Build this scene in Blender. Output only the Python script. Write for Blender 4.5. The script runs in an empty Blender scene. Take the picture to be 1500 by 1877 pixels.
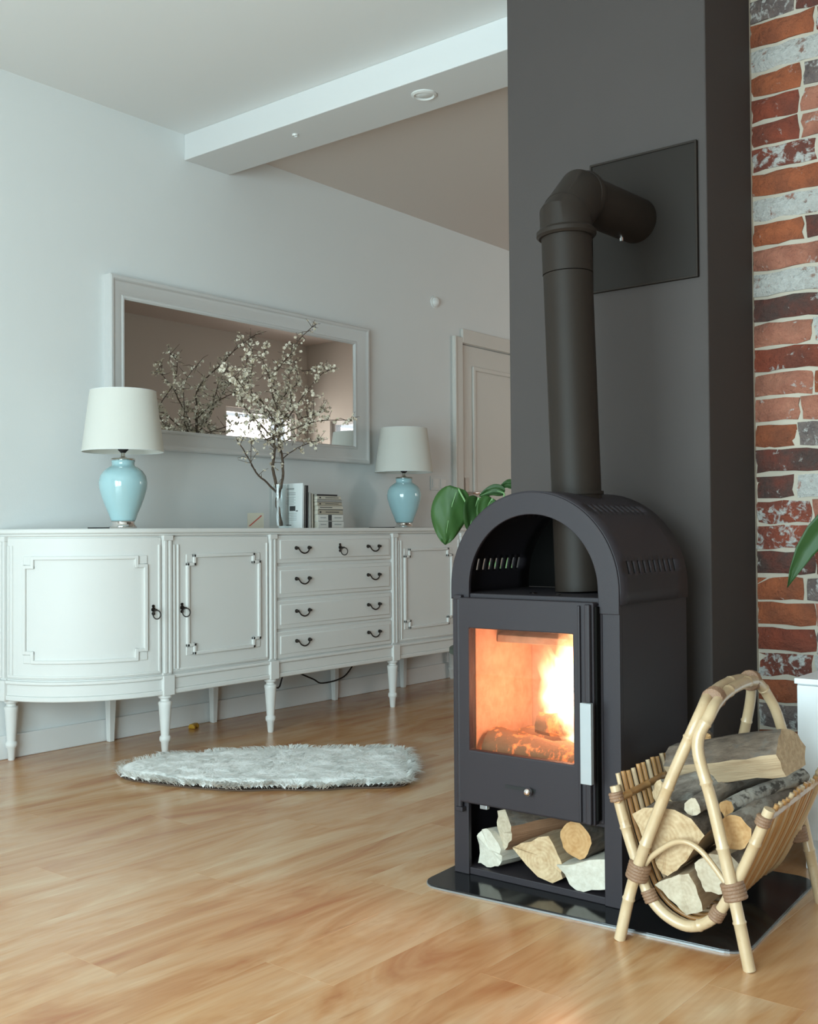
import bpy, math, random
from mathutils import Vector, Matrix, noise
rnd = random.Random(7)
S = bpy.context.scene
COL = S.collection
PI = math.pi
D2R = math.radians

# ------------------------------------------------------------------ camera
F_PX = 1969.3
yaw, pitch, roll = D2R(38.9134), D2R(1.0419), D2R(-0.3871)
F0 = Vector((math.cos(yaw), math.sin(yaw), 0)); R0 = Vector((math.sin(yaw), -math.cos(yaw), 0)); U0 = Vector((0, 0, 1))
FW = F0 * math.cos(pitch) + U0 * math.sin(pitch); UP = U0 * math.cos(pitch) - F0 * math.sin(pitch)
RT = R0 * math.cos(roll) + UP * math.sin(roll); UP = UP * math.cos(roll) - R0 * math.sin(roll)
cd = bpy.data.cameras.new('camera'); cam = bpy.data.objects.new('camera', cd); COL.objects.link(cam)
cd.sensor_fit = 'HORIZONTAL'; cd.sensor_width = 36; cd.lens = F_PX * 36 / 1500; cd.clip_start = 0.02
M = Matrix((RT, UP, -FW)).transposed().to_4x4(); M.translation = (0, 0, 0.9); cam.matrix_world = M
S.camera = cam

# ------------------------------------------------------------------ world, daylight, exposure
w = bpy.data.worlds.new('overcast_sky'); S.world = w; w.use_nodes = True
w.node_tree.nodes['Background'].inputs[0].default_value = (0.82, 0.92, 1.0, 1)
w.node_tree.nodes['Background'].inputs[1].default_value = 0.9
def area(name, loc, rot, sx, sy, power, col):
    l = bpy.data.lights.new(name, 'AREA'); l.shape = 'RECTANGLE'; l.size = sx; l.size_y = sy; l.energy = power; l.color = col
    o = bpy.data.objects.new(name, l); COL.objects.link(o); o.location = loc; o.rotation_euler = rot
    return o
XL, XR, YF, YB, H = -1.1, 3.18, -2.1, 3.98, 2.78        # living room shell
HX, HY = 7.78, 0.35                                       # hall behind the chimney
# daylight outside the window panes of the living room and the hall
area('daylight_living_room_window', (XL - 0.30, 1.15, 1.14), (0, D2R(-90), 0), 2.1, 2.9, 195, (0.70, 0.94, 1.0))
area('daylight_hall_window', (7.15, HY - 0.4, 1.5), (D2R(90), 0, 0), 1.0, 1.1, 25, (1.0, 0.91, 0.82))
vs = S.view_settings
vs.view_transform = 'Standard'; vs.look = 'None'; vs.gamma = 1.0; vs.use_curve_mapping = False; vs.exposure = 0.55

# ------------------------------------------------------------------ helpers
def srgb(r, g, b):
    f = lambda c: (c / 255 / 12.92) if c / 255 <= .04045 else ((c / 255 + .055) / 1.055) ** 2.4
    return (f(r), f(g), f(b), 1)

class NT:
    def __init__(s, name):
        s.m = bpy.data.materials.new(name); s.m.use_nodes = True; s.t = s.m.node_tree
        s.b = s.t.nodes['Principled BSDF']; s.out = s.t.nodes['Material Output']
    def n(s, typ, **k):
        x = s.t.nodes.new(typ)
        for a, v in k.items():
            if a.startswith('i_'):
                key = a[2:]; key = int(key) if key.isdigit() else key.replace('_', ' ')
                x.inputs[key].default_value = v
            else: setattr(x, a, v)
        return x
    def l(s, a, b): s.t.links.new(a, b)
    def ramp(s, fac, stops):
        r = s.n('ShaderNodeValToRGB'); e = r.color_ramp.elements
        while len(e) < len(stops): e.new(.5)
        for q, (p, c) in zip(e, stops): q.position = p; q.color = c
        s.l(fac, r.inputs[0]); return r.outputs[0]
    def coords(s, kind='Object', scale=(1, 1, 1), add_random=False):
        if kind == 'World': src = s.n('ShaderNodeNewGeometry').outputs['Position']
        else: src = s.n('ShaderNodeTexCoord').outputs[kind]
        if add_random:
            oi = s.n('ShaderNodeObjectInfo'); mu = s.n('ShaderNodeMath', operation='MULTIPLY', i_1=37.0); s.l(oi.outputs['Random'], mu.inputs[0])
            va = s.n('ShaderNodeVectorMath', operation='ADD'); s.l(src, va.inputs[0]); s.l(mu.outputs[0], va.inputs[1]); src = va.outputs[0]
        mp = s.n('ShaderNodeMapping'); mp.inputs['Scale'].default_value = scale; s.l(src, mp.inputs['Vector']); return mp.outputs[0]
    def noise(s, vec, scale=5, detail=3, rough=.5, dist=0):
        x = s.n('ShaderNodeTexNoise', i_Scale=scale, i_Detail=detail, i_Roughness=rough, i_Distortion=dist); s.l(vec, x.inputs['Vector']); return x.outputs['Fac']
    def mix(s, fac, a, b, blend='MIX'):
        x = s.n('ShaderNodeMix', data_type='RGBA', blend_type=blend)
        for v, i in ((fac, 0), (a, 6), (b, 7)):
            if isinstance(v, (int, float)): x.inputs[i].default_value = v
            elif isinstance(v, tuple): x.inputs[i].default_value = v
            else: s.l(v, x.inputs[i])
        return x.outputs[2]
    def bump(s, h, strength=.2, dist=.01):
        x = s.n('ShaderNodeBump', i_Strength=strength, i_Distance=dist); s.l(h, x.inputs['Height']); s.l(x.outputs[0], s.b.inputs['Normal'])
    def base(s, c):
        if isinstance(c, tuple): s.b.inputs['Base Color'].default_value = c
        else: s.l(c, s.b.inputs['Base Color'])
    def set(s, **k):
        for a, v in k.items(): s.b.inputs[a.replace('_', ' ')].default_value = v
        return s

MAT = {}
def plain(name, col, rough=.5, metal=0, bump=0, bscale=60, var=0, **k):
    t = NT(name); t.base(col); t.set(Roughness=rough, Metallic=metal, **k)
    vec = t.coords('Object')
    if var:
        nz = t.noise(vec, 6, 4); t.base(t.mix(nz, tuple(c * (1 - var) for c in col[:3]) + (1,), tuple(min(1, c * (1 + var)) for c in col[:3]) + (1,)))
    if bump: t.bump(t.noise(vec, bscale, 3), bump, .004)
    MAT[name] = t.m; return t

plain('wall_paint', (.74, .755, .75, 1), .9, bump=.08, bscale=220, var=.012)
plain('ceiling_paint', (.76, .76, .75, 1), .95, bump=.05, bscale=180)
plain('beam_paint', (.70, .70, .695, 1), .85, bump=.05, bscale=180)
plain('hall_ceiling_light_tint', (.66, .59, .54, 1), .95)  # ceiling paint tinted brown: the warm dim hall light is in the colour
plain('hall_paint', (.72, .665, .605, 1), .9, bump=.08, bscale=200)
plain('warm_paint', (.52, .46, .40, 1), .85)
plain('chimney_paint', (.070, .0595, .0565, 1), .8, Specular_IOR_Level=.15, bump=.06, bscale=160, var=.04)
plain('lacquer', (.73, .72, .695, 1), .5, Specular_IOR_Level=.3, bump=.05, bscale=90, var=.015)
plain('door_paint', (.66, .63, .585, 1), .5, var=.01)
plain('skirting_paint', (.76, .76, .75, 1), .5)
plain('mirror_frame_paint', (.60, .595, .585, 1), .45, bump=.06, bscale=120)
plain('mirror_glass', (.80, .80, .79, 1), .01, 1.0)
plain('stove_steel', (.026, .0205, .024, 1), .52, .0, Specular_IOR_Level=.3, bump=.06, bscale=400, var=.06)
plain('stove_dark', (.005, .0045, .004, 1), .8, .0, Specular_IOR_Level=.08)  # stove paint taken near black; carries the shade inside the hood
plain('flue_steel', (.021, .0148, .0112, 1), .55, .0, Specular_IOR_Level=.2, bump=.04, bscale=300, var=.08)
plain('plate_black', (.013, .0086, .006, 1), .55, .0, Specular_IOR_Level=.25)
plain('brushed_steel', (.36, .38, .39, 1), .4, .3)
plain('chrome', (.78, .74, .72, 1), .12, 1.0)
plain('bronze', (.035, .028, .024, 1), .4, .7)
plain('hearth_glass', (.012, .012, .013, 1), .12, 0, bump=.02, bscale=300)
plain('hearth_edge', (.35, .36, .37, 1), .3, .6)
plain('ceramic_blue', (.38, .585, .625, 1), .10, 0, var=.03, Coat_Weight=.6)
plain('black_plastic', (.006, .006, .006, 1), .6)
plain('white_plastic', (.78, .78, .76, 1), .35)
plain('cabinet_white', (.88, .90, .91, 1), .3)
plain('yellow_plastic', (.55, .30, .03, 1), .4)
plain('paper_white', (.74, .75, .74, 1), .7)
plain('paper_cream', (.60, .55, .46, 1), .75)
plain('book_cream', (.56, .52, .44, 1), .6)
plain('book_tan', (.42, .37, .29, 1), .6)
plain('book_white', (.66, .65, .61, 1), .6)
plain('book_black', (.02, .02, .022, 1), .5)
plain('book_grey', (.33, .32, .30, 1), .6)
plain('print_dark', (.05, .05, .05, 1), .7)
plain('print_grey', (.33, .34, .34, 1), .7)
plain('card_red', (.35, .05, .03, 1), .6)
plain('stool_green', (.05, .06, .045, 1), .5)
plain('terracotta', (.28, .27, .25, 1), .7, bump=.1)
plain('soil', (.03, .02, .012, 1), .95, bump=.5)
plain('window_frame_white', (.8, .8, .8, 1), .4)
plain('petal', (.78, .69, .56, 1), .6, Subsurface_Weight=.0)
plain('stamen', (.45, .42, .12, 1), .7)
plain('lashing', (.26, .145, .085, 1), .55, bump=.5, bscale=300)
plain('mortar', (.47, .41, .335, 1), .95, bump=.6, bscale=60, var=.15)
plain('ash', (.30, .26, .22, 1), .95, bump=.8, bscale=80, var=.3)

def mat_shade():
    t = NT('lamp_shade_fabric'); c = (.84, .83, .78, 1)
    t.base(c); t.set(Roughness=.9)
    tr = t.n('ShaderNodeBsdfTranslucent'); tr.inputs[0].default_value = (.85, .83, .76, 1)
    mx = t.n('ShaderNodeMixShader', i_0=.3); t.l(t.b.outputs[0], mx.inputs[1]); t.l(tr.outputs[0], mx.inputs[2]); t.l(mx.outputs[0], t.out.inputs[0])
    v = t.coords('Object', (260, 260, 260)); t.bump(t.noise(v, 1, 2), .1, .001)
    MAT['shade'] = t.m
mat_shade()

def mat_floor():
    t = NT('laminate_floor')
    v = t.coords('World', (1, 1, 1), True)
    def sc(sx, sy):
        m = t.n('ShaderNodeMapping'); m.inputs['Scale'].default_value = (sx, sy, 1); t.l(v, m.inputs[0]); return m.outputs[0]
    big = t.noise(sc(1.5, 6.0), 1.0, 4, .6, 1.0)
    fine = t.noise(sc(2.2, 70), 1.0, 4, .6, .3)
    knot = t.noise(sc(4, 18), 1.0, 3, .6, 1.2)
    c = t.ramp(big, [(.30, srgb(168, 106, 62)), (.47, srgb(194, 146, 101)), (.68, srgb(210, 177, 140))])
    c = t.mix(t.ramp(fine, [(.35, (1, 1, 1, 1)), (.7, (0, 0, 0, 1))]), c, t.mix(.22, c, srgb(150, 88, 44)))
    kf = t.ramp(knot, [(.64, (0, 0, 0, 1)), (.80, (1, 1, 1, 1))])
    km = t.n('ShaderNodeMath', operation='MULTIPLY', i_1=.45); t.l(kf, km.inputs[0])
    c = t.mix(km.outputs[0], c, srgb(140, 78, 38))
    oi = t.n('ShaderNodeObjectInfo')
    c = t.mix(t.ramp(oi.outputs['Random'], [(0, (0, 0, 0, 1)), (1, (.10, .10, .10, 1))]), c, srgb(214, 172, 124))
    t.base(c); t.set(Roughness=.24, Specular_IOR_Level=.65, Coat_Weight=.0, Coat_Roughness=.15)
    t.bump(fine, .03, .002)
    MAT['floor'] = t.m
mat_floor()
plain('floor_slab', (.2, .13, .07, 1), .8)

def mat_brick(name, col, col2, white, dark=.25):
    t = NT(name); v = t.coords('Object', (1, 1, 1), True)
    a = t.noise(v, 14, 5, .6); b = t.noise(v, 30, 5, .65, .4); d = t.noise(v, 75, 3, .6)
    c = t.mix(t.ramp(a, [(.35, (0, 0, 0, 1)), (.65, (1, 1, 1, 1))]), col, col2)
    c = t.mix(t.ramp(d, [(.58, (0, 0, 0, 1)), (.78, (dark, dark, dark, 1))]), c, (.03, .015, .012, 1))
    g_ = t.noise(v, 8, 3, .5); c = t.mix(t.ramp(g_, [(.35, (.8, .8, .8, 1)), (.6, (0, 0, 0, 1))]), c, t.mix(.55, c, (.05, .03, .025, 1)))
    if white > 0:
        lo = .72 - .44 * white
        c = t.mix(t.ramp(b, [(lo, (0, 0, 0, 1)), (lo + .09, (1, 1, 1, 1))]), c, t.mix(d, (.30, .28, .255, 1), (.56, .55, .525, 1)))
    t.base(c); t.set(Roughness=.92); t.bump(t.mix(.5, b, d), 1.0, .02)
    MAT[name] = t.m
mat_brick('brick_orange', (0.343, 0.096, 0.038, 1), (0.250, 0.069, 0.029, 1), .16)
mat_brick('brick_red', (0.250, 0.055, 0.027, 1), (0.166, 0.038, 0.021, 1), .22)
mat_brick('brick_dark', (0.146, 0.039, 0.026, 1), (0.068, 0.044, 0.038, 1), .22, .6)
mat_brick('brick_pink', (0.395, 0.161, 0.104, 1), (0.312, 0.114, 0.073, 1), .24)
mat_brick('brick_mottled', (0.250, 0.057, 0.029, 1), (0.177, 0.047, 0.031, 1), .50, .4)
mat_brick('brick_white', (0.312, 0.094, 0.052, 1), (0.260, 0.208, 0.177, 1), .86, .4)
mat_brick('brick_grey', (0.229, 0.177, 0.156, 1), (0.135, 0.104, 0.099, 1), .45, .6)

def mat_wood(name, col, col2, stretch=(40, 40, 3), rough=.8, bump=.4, rings=False, patches=None, pscale=25):
    t = NT(name); v = t.coords('Object', stretch, True)
    a = t.noise(v, 1, 5, .6, .3)
    fac = a
    if rings:
        wv = t.n('ShaderNodeTexWave', wave_type='RINGS', rings_direction='Z', i_Scale=32, i_Distortion=5.0, i_Detail=3)
        t.l(t.coords('Object', (1, 1, .01)), wv.inputs['Vector']); fac = t.mix(.10, a, wv.outputs['Fac'])
    c = t.mix(t.ramp(fac, [(.3, (0, 0, 0, 1)), (.7, (1, 1, 1, 1))]), col, col2)
    if patches:
        p = t.noise(t.coords('Object', (1, 1, .6), True), pscale, 4, .6); c = t.mix(t.ramp(p, [(.52, (0, 0, 0, 1)), (.6, (1, 1, 1, 1))]), c, patches)
    t.base(c); t.set(Roughness=rough); t.bump(a, bump, .006)
    MAT[name] = t.m
mat_wood('bark_grey', (.14, .112, .09, 1), (.33, .28, .235, 1), (60, 60, 20), .95, 1.0, patches=(.32, .29, .25, 1), pscale=26)
mat_wood('bark_brown', (.07, .048, .034, 1), (.21, .155, .115, 1), (60, 60, 20), .95, 1.0, patches=(.13, .105, .085, 1), pscale=30)
mat_wood('bark_birch', (.30, .28, .25, 1), (.46, .44, .40, 1), (40, 40, 60), .9, .7, patches=(.09, .08, .07, 1), pscale=40)
mat_wood('wood_split', (.36, .24, .14, 1), (.52, .38, .24, 1), (90, 90, 5), .85, .5)
mat_wood('wood_split_red', (.22, .11, .055, 1), (.34, .18, .10, 1), (90, 90, 5), .85, .5)
mat_wood('wood_split_pale', (.50, .44, .35, 1), (.62, .57, .48, 1), (70, 70, 5), .85, .4)
mat_wood('wood_end', (.40, .25, .125, 1), (.60, .44, .27, 1), (50, 50, 50), .85, .4, rings=True)
mat_wood('wood_end_pale', (.42, .33, .23, 1), (.56, .47, .35, 1), (50, 50, 50), .85, .4, rings=True)
mat_wood('wood_end_warm', (.40, .20, .07, 1), (.55, .33, .15, 1), (50, 50, 50), .85, .4, rings=True)
mat_wood('charred_wood', (.02, .012, .01, 1), (.16, .10, .07, 1), (60, 60, 12), .95, 1.0)
mat_wood('twig', (.06, .038, .026, 1), (.15, .105, .075, 1), (80, 80, 80), .9, .5)
mat_wood('vermiculite', (.40, .25, .17, 1), (.52, .36, .26, 1), (30, 30, 30), .95, .5)

def mat_bamboo(name, c1, c2, c3):
    t = NT(name); v = t.coords('Object', (1, 1, 1), True)
    a = t.noise(v, 9, 4, .6); b = t.noise(v, 45, 3, .6)
    c = t.mix(t.ramp(a, [(.35, (0, 0, 0, 1)), (.7, (1, 1, 1, 1))]), c1, c2)
    c = t.mix(t.ramp(b, [(.62, (0, 0, 0, 1)), (.78, (.6, .6, .6, 1))]), c, c3)
    t.base(c); t.set(Roughness=.32, Coat_Weight=.2); t.bump(b, .08, .002); MAT[name] = t.m
mat_bamboo('bamboo', (.58, .43, .27, 1), (.50, .34, .19, 1), (.32, .17, .075, 1))
mat_bamboo('rattan_rod', (.50, .27, .10, 1), (.40, .19, .065, 1), (.24, .10, .03, 1))

def mat_leaf(name, a, b):
    t = NT(name); v = t.coords('Object'); nz = t.noise(v, 12, 3)
    t.base(t.mix(nz, a, b)); t.set(Roughness=.5)
    tr = t.n('ShaderNodeBsdfTranslucent'); tr.inputs[0].default_value = tuple(min(1, c * 1.6) for c in b[:3]) + (1,)
    mx = t.n('ShaderNodeMixShader', i_0=.3); t.l(t.b.outputs[0], mx.inputs[1]); t.l(tr.outputs[0], mx.inputs[2]); t.l(mx.outputs[0], t.out.inputs[0])
    MAT[name] = t.m
mat_leaf('leaf_green', (.045, .125, .028, 1), (.085, .19, .05, 1))
mat_leaf('leaf_deep', (.03, .085, .02, 1), (.05, .12, .03, 1))
plain('leaf_vein', (.22, .40, .16, 1), .5)

def mat_glass(name, tint=(1, 1, 1, 1), gloss=.08, rough=.02):
    t = NT(name); t.t.nodes.remove(t.b)
    tr = t.n('ShaderNodeBsdfTransparent'); tr.inputs[0].default_value = tint
    gl = t.n('ShaderNodeBsdfGlossy', i_Roughness=rough); mx = t.n('ShaderNodeMixShader', i_0=gloss)
    t.l(tr.outputs[0], mx.inputs[1]); t.l(gl.outputs[0], mx.inputs[2]); t.l(mx.outputs[0], t.out.inputs[0]); MAT[name] = t.m
mat_glass('window_glass'); mat_glass('stove_glass', (.97, .90, .85, 1), .05); mat_glass('vase_glass', (.95, .97, .97, 1), .045)

def mat_fur():
    t = NT('fur'); v = t.coords('Object'); t.base(t.mix(t.noise(v, 25, 3), (.86, .86, .83, 1), (.93, .93, .91, 1))); t.set(Roughness=.85)
    tr = t.n('ShaderNodeBsdfTranslucent'); tr.inputs[0].default_value = (.9, .9, .87, 1)
    mx = t.n('ShaderNodeMixShader', i_0=.35); t.l(t.b.outputs[0], mx.inputs[1]); t.l(tr.outputs[0], mx.inputs[2]); t.l(mx.outputs[0], t.out.inputs[0])
    MAT['fur'] = t.m
mat_fur()
plain('fur_pile', (.93, .93, .91, 1), .95, bump=.6, bscale=120)
plain('rug_hide', (.10, .06, .04, 1), .9)

def mat_flame(name, power, bias=.38, c0=(1, .22, .03, 1), c1=(1, .46, .14, 1)):
    t = NT(name); t.t.nodes.remove(t.b)
    v = t.coords('Object', (17, 17, 9)); nz = t.noise(v, 1, 3, .6, 1.6)
    g = t.n('ShaderNodeTexCoord'); sep = t.n('ShaderNodeSeparateXYZ'); t.l(g.outputs['Generated'], sep.inputs[0])
    # falls off towards the hull of the flame body
    sub = t.n('ShaderNodeVectorMath', operation='SUBTRACT'); sub.inputs[1].default_value = (.5, .5, .42); t.l(g.outputs['Generated'], sub.inputs[0])
    ml = t.n('ShaderNodeVectorMath', operation='MULTIPLY'); ml.inputs[1].default_value = (2, 2, 1.7); t.l(sub.outputs[0], ml.inputs[0])
    ln = t.n('ShaderNodeVectorMath', operation='LENGTH'); t.l(ml.outputs[0], ln.inputs[0])
    ad = t.n('ShaderNodeMath', operation='MULTIPLY_ADD', i_1=1.3); t.l(nz, ad.inputs[0]); ad.inputs[2].default_value = bias
    df = t.n('ShaderNodeMath', operation='SUBTRACT'); t.l(ad.outputs[0], df.inputs[0]); t.l(ln.outputs['Value'], df.inputs[1])
    mr = t.n('ShaderNodeMapRange', i_1=0.0, i_2=.8, i_3=0.0, i_4=1.0); t.l(df.outputs[0], mr.inputs[0])
    pw = t.n('ShaderNodeMath', operation='POWER', i_1=1.6); t.l(mr.outputs[0], pw.inputs[0])
    st = t.n('ShaderNodeMath', operation='MULTIPLY', i_1=power); t.l(pw.outputs[0], st.inputs[0])
    em = t.n('ShaderNodeEmission'); t.l(st.outputs[0], em.inputs['Strength'])
    t.l(t.ramp(mr.outputs[0], [(0, c0), (.5, c1), (1, (1, c1[1] * 1.6, c1[2] * 2.6, 1))]), em.inputs['Color'])
    t.l(em.outputs[0], t.out.inputs['Volume']); MAT[name] = t.m
mat_flame('flame', 60.0, .50, (1, .30, .08, 1), (1, .58, .30, 1))
mat_flame('flame_glow', 0.9, .66, (1, .22, .07, 1), (1, .30, .12, 1))
def mat_ember():
    t = NT('ember_log'); v = t.coords('Object', (30, 30, 16)); nz = t.noise(v, 1, 4, .6)
    t.base((.22, .13, .08, 1)); t.set(Roughness=.95)
    c = t.ramp(nz, [(.52, (0, 0, 0, 1)), (.66, (1, .22, .04, 1)), (.8, (1, .5, .2, 1))]); t.l(c, t.b.inputs['Emission Color']); t.b.inputs['Emission Strength'].default_value = 1.2
    t.bump(nz, .8, .006); MAT['ember'] = t.m
mat_ember()

def empty(name, loc, rot=(0, 0, 0)):
    o = bpy.data.objects.new(name, None); COL.objects.link(o); o.location = loc; o.rotation_euler = rot; o.empty_display_size = .1
    return o
def tag(o, label=None, cat=None, group=None, kind=None):
    if label: o['label'] = label
    if cat: o['category'] = cat
    if group: o['group'] = group
    if kind: o['kind'] = kind
    return o

class MB:
    def __init__(s): s.v = []; s.f = []; s.mi = []
    def add(s, vs, fs, m=0):
        b = len(s.v); s.v += [Vector(p) for p in vs]; s.f += [tuple(i + b for i in q) for q in fs]; s.mi += [m] * len(fs); return s
    def box(s, x0, x1, y0, y1, z0, z1, m=0):
        x0, x1 = min(x0, x1), max(x0, x1); y0, y1 = min(y0, y1), max(y0, y1); z0, z1 = min(z0, z1), max(z0, z1)
        return s.add([(x0, y0, z0), (x1, y0, z0), (x1, y1, z0), (x0, y1, z0), (x0, y0, z1), (x1, y0, z1), (x1, y1, z1), (x0, y1, z1)],
                     [(0, 3, 2, 1), (4, 5, 6, 7), (0, 1, 5, 4), (1, 2, 6, 5), (2, 3, 7, 6), (3, 0, 4, 7)], m)
    def tube(s, pts, rad, n=10, caps=True, m=0):
        pts = [Vector(p) for p in pts]; k = len(pts); rad = rad if isinstance(rad, (list, tuple)) else [rad] * k
        T = [(pts[min(i + 1, k - 1)] - pts[max(i - 1, 0)]).normalized() for i in range(k)]
        a = Vector((0, 0, 1)) if abs(T[0].z) < .9 else Vector((1, 0, 0)); N = (a - T[0] * a.dot(T[0])).normalized(); vs = []; fs = []
        for i in range(k):
            N = (N - T[i] * N.dot(T[i])).normalized(); B = T[i].cross(N)
            for j in range(n):
                c = 2 * PI * j / n; vs.append(pts[i] + (N * math.cos(c) + B * math.sin(c)) * rad[i])
        for i in range(k - 1):
            for j in range(n):
                j2 = (j + 1) % n; fs.append((i * n + j, i * n + j2, (i + 1) * n + j2, (i + 1) * n + j))
        if caps: fs += [tuple(range(n - 1, -1, -1)), tuple((k - 1) * n + j for j in range(n))]
        return s.add(vs, fs, m)
    def lathe(s, prof, c=(0, 0, 0), n=24, m=0, close=True):
        vs = []; fs = []; k = len(prof)
        for r, z in prof:
            for j in range(n): a = 2 * PI * j / n; vs.append((c[0] + r * math.cos(a), c[1] + r * math.sin(a), c[2] + z))
        for i in range(k - 1):
            for j in range(n): j2 = (j + 1) % n; fs.append((i * n + j, i * n + j2, (i + 1) * n + j2, (i + 1) * n + j))
        if close: fs += [tuple(range(n - 1, -1, -1)), tuple((k - 1) * n + j for j in range(n))]
        return s.add(vs, fs, m)
    def prism(s, poly, z0, z1, m=0):
        n = len(poly); vs = [(x, y, z0) for x, y in poly] + [(x, y, z1) for x, y in poly]
        return s.add(vs, [tuple(range(n - 1, -1, -1)), tuple(range(n, 2 * n))] + [(i, (i + 1) % n, n + (i + 1) % n, n + i) for i in range(n)], m)
    def frame(s, o, i, y0, y1, m=0):   # rectangular frame in the xz plane; o, i = (x0, x1, z0, z1)
        c = lambda r, y: [(r[0], y, r[2]), (r[1], y, r[2]), (r[1], y, r[3]), (r[0], y, r[3])]
        vs = c(o, y0) + c(i, y0) + c(o, y1) + c(i, y1); fs = []
        for k in range(4):
            j = (k + 1) % 4
            fs += [(k, j, 4 + j, 4 + k), (8 + k, 12 + k, 12 + j, 8 + j), (k, 8 + k, 8 + j, j), (4 + k, 4 + j, 12 + j, 12 + k)]
        return s.add(vs, fs, m)
    def sphere(s, c, r, n=12, k=8, sc=(1, 1, 1), m=0):
        vs = [(c[0], c[1], c[2] - r * sc[2])]; fs = []
        for i in range(1, k):
            t = PI * i / k
            for j in range(n): a = 2 * PI * j / n; vs.append((c[0] + r * sc[0] * math.sin(t) * math.cos(a), c[1] + r * sc[1] * math.sin(t) * math.sin(a), c[2] - r * sc[2] * math.cos(t)))
        vs.append((c[0], c[1], c[2] + r * sc[2])); L = len(vs) - 1
        for j in range(n): fs.append((0, 1 + (j + 1) % n, 1 + j)); fs.append((L, L - n + j, L - n + (j + 1) % n))
        for i in range(k - 2):
            for j in range(n): a = 1 + i * n + j; b = 1 + i * n + (j + 1) % n; fs.append((a, b, b + n, a + n))
        return s.add(vs, fs, m)
    def build(s, name, mats, parent=None, off=None, smooth=None, bevel=0, seg=2, solid=0, rot=None, loc=None):
        me = bpy.data.meshes.new(name); off = Vector(off) if off is not None else Vector((0, 0, 0))
        me.from_pydata([v - off for v in s.v], [], s.f)
        for m in (mats if isinstance(mats, (list, tuple)) else [mats]): me.materials.append(MAT[m])
        me.polygons.foreach_set('material_index', s.mi)
        if smooth is not None:
            me.polygons.foreach_set('use_smooth', [True] * len(me.polygons)); me.set_sharp_from_angle(angle=D2R(smooth))
        me.update()
        o = bpy.data.objects.new(name, me); COL.objects.link(o)
        if parent: o.parent = parent
        if loc is not None: o.location = loc
        if rot is not None: o.rotation_euler = rot
        if solid:
            q = o.modifiers.new('thickness', 'SOLIDIFY'); q.thickness = solid; q.offset = -1
        if bevel:
            q = o.modifiers.new('bevel', 'BEVEL'); q.width = bevel; q.segments = seg; q.limit_method = 'ANGLE'; q.angle_limit = D2R(35)
        return o
def smooth_path(pts, k=5):
    P = [Vector(p) for p in pts]; out = []
    for i in range(len(P) - 1):
        a, b, c, d = P[max(i - 1, 0)], P[i], P[i + 1], P[min(i + 2, len(P) - 1)]
        for j in range(k):
            t = j / k; out.append(.5 * ((2 * b) + (c - a) * t + (2 * a - 5 * b + 4 * c - d) * t * t + (3 * b - a - 3 * c + d) * t ** 3))
    out.append(P[-1]); return out
def copy_tree(o, parent=None):
    c = o.copy(); COL.objects.link(c)
    if parent: c.parent = parent
    for ch in list(o.children): copy_tree(ch, c)
    return c
def struct(o, label=None, cat=None): return tag(o, label, cat, kind='structure')

# ================================================================== THE ROOM
T = .16
# floor: slab with laminate planks
floor = MB().box(XL, 3.54, YF, YB, -.1, -.0035).box(3.54, HX, HY, YB, -.1, -.0035).build('floor', 'floor_slab')
struct(floor, 'honey coloured wooden plank floor running through both rooms', 'floor')
PW, PL = .193, 1.285
def plank_mesh(L):
    b = MB(); c = .0003; g = .00005; x0, x1, y0, y1 = g, L - g, g, PW - g
    b.add([(x0, y0, -.0034), (x1, y0, -.0034), (x1, y1, -.0034), (x0, y1, -.0034), (x0, y0, -c), (x1, y0, -c), (x1, y1, -c), (x0, y1, -c),
           (x0 + c, y0 + c, 0), (x1 - c, y0 + c, 0), (x1 - c, y1 - c, 0), (x0 + c, y1 - c, 0)],
          [(0, 3, 2, 1), (8, 9, 10, 11)] + [(i, (i + 1) % 4, 4 + (i + 1) % 4, 4 + i) for i in range(4)] + [(4 + i, 4 + (i + 1) % 4, 8 + (i + 1) % 4, 8 + i) for i in range(4)])
    me = bpy.data.meshes.new('plank'); me.from_pydata(b.v, [], b.f); me.materials.append(MAT['floor']); return me
full = plank_mesh(PL); cutm = {}
rows = int((YB - YF) / PW) + 1
for r in range(rows):
    y = YB - (r + 1) * PW
    if y < YF - .05: continue
    xe = HX if y > HY - .05 else 3.54
    x = XL - ((r * .41) % 1.0) * PL
    while x < xe - .02:
        a, b = max(x, XL), min(x + PL, xe)
        if b - a > .03:
            if b - a > PL - .001: me = full
            else:
                k = round(b - a, 2); me = cutm.setdefault(k, plank_mesh(b - a))
            o = bpy.data.objects.new('plank', me); COL.objects.link(o); o.parent = floor; o.location = (a, y, 0)
        x += PL
# ceiling
struct(MB().box(XL - T, 3.40, YF - T, YB + T, H, H + .12).build('ceiling', 'ceiling_paint'), 'smooth white plaster ceiling over the living room', 'ceiling')
struct(MB().box(3.40, HX + T, HY - T, YB + T, H, H + .12).build('ceiling_hall', 'hall_ceiling_light_tint'), 'plaster ceiling beyond the white beam, warm dim light put into its colour', 'ceiling')
# wall behind the sideboard (door opening on the right)
DX0, DX1, DZ = 5.455, 6.36, 2.085
struct(MB().box(XL - T, DX0, YB, YB + T, 0, H).box(DX1, HX + T, YB, YB + T, 0, H).box(DX0, DX1, YB, YB + T, DZ, H).build('wall_back', 'wall_paint'),
       'pale painted wall behind the long white sideboard', 'wall')
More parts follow.
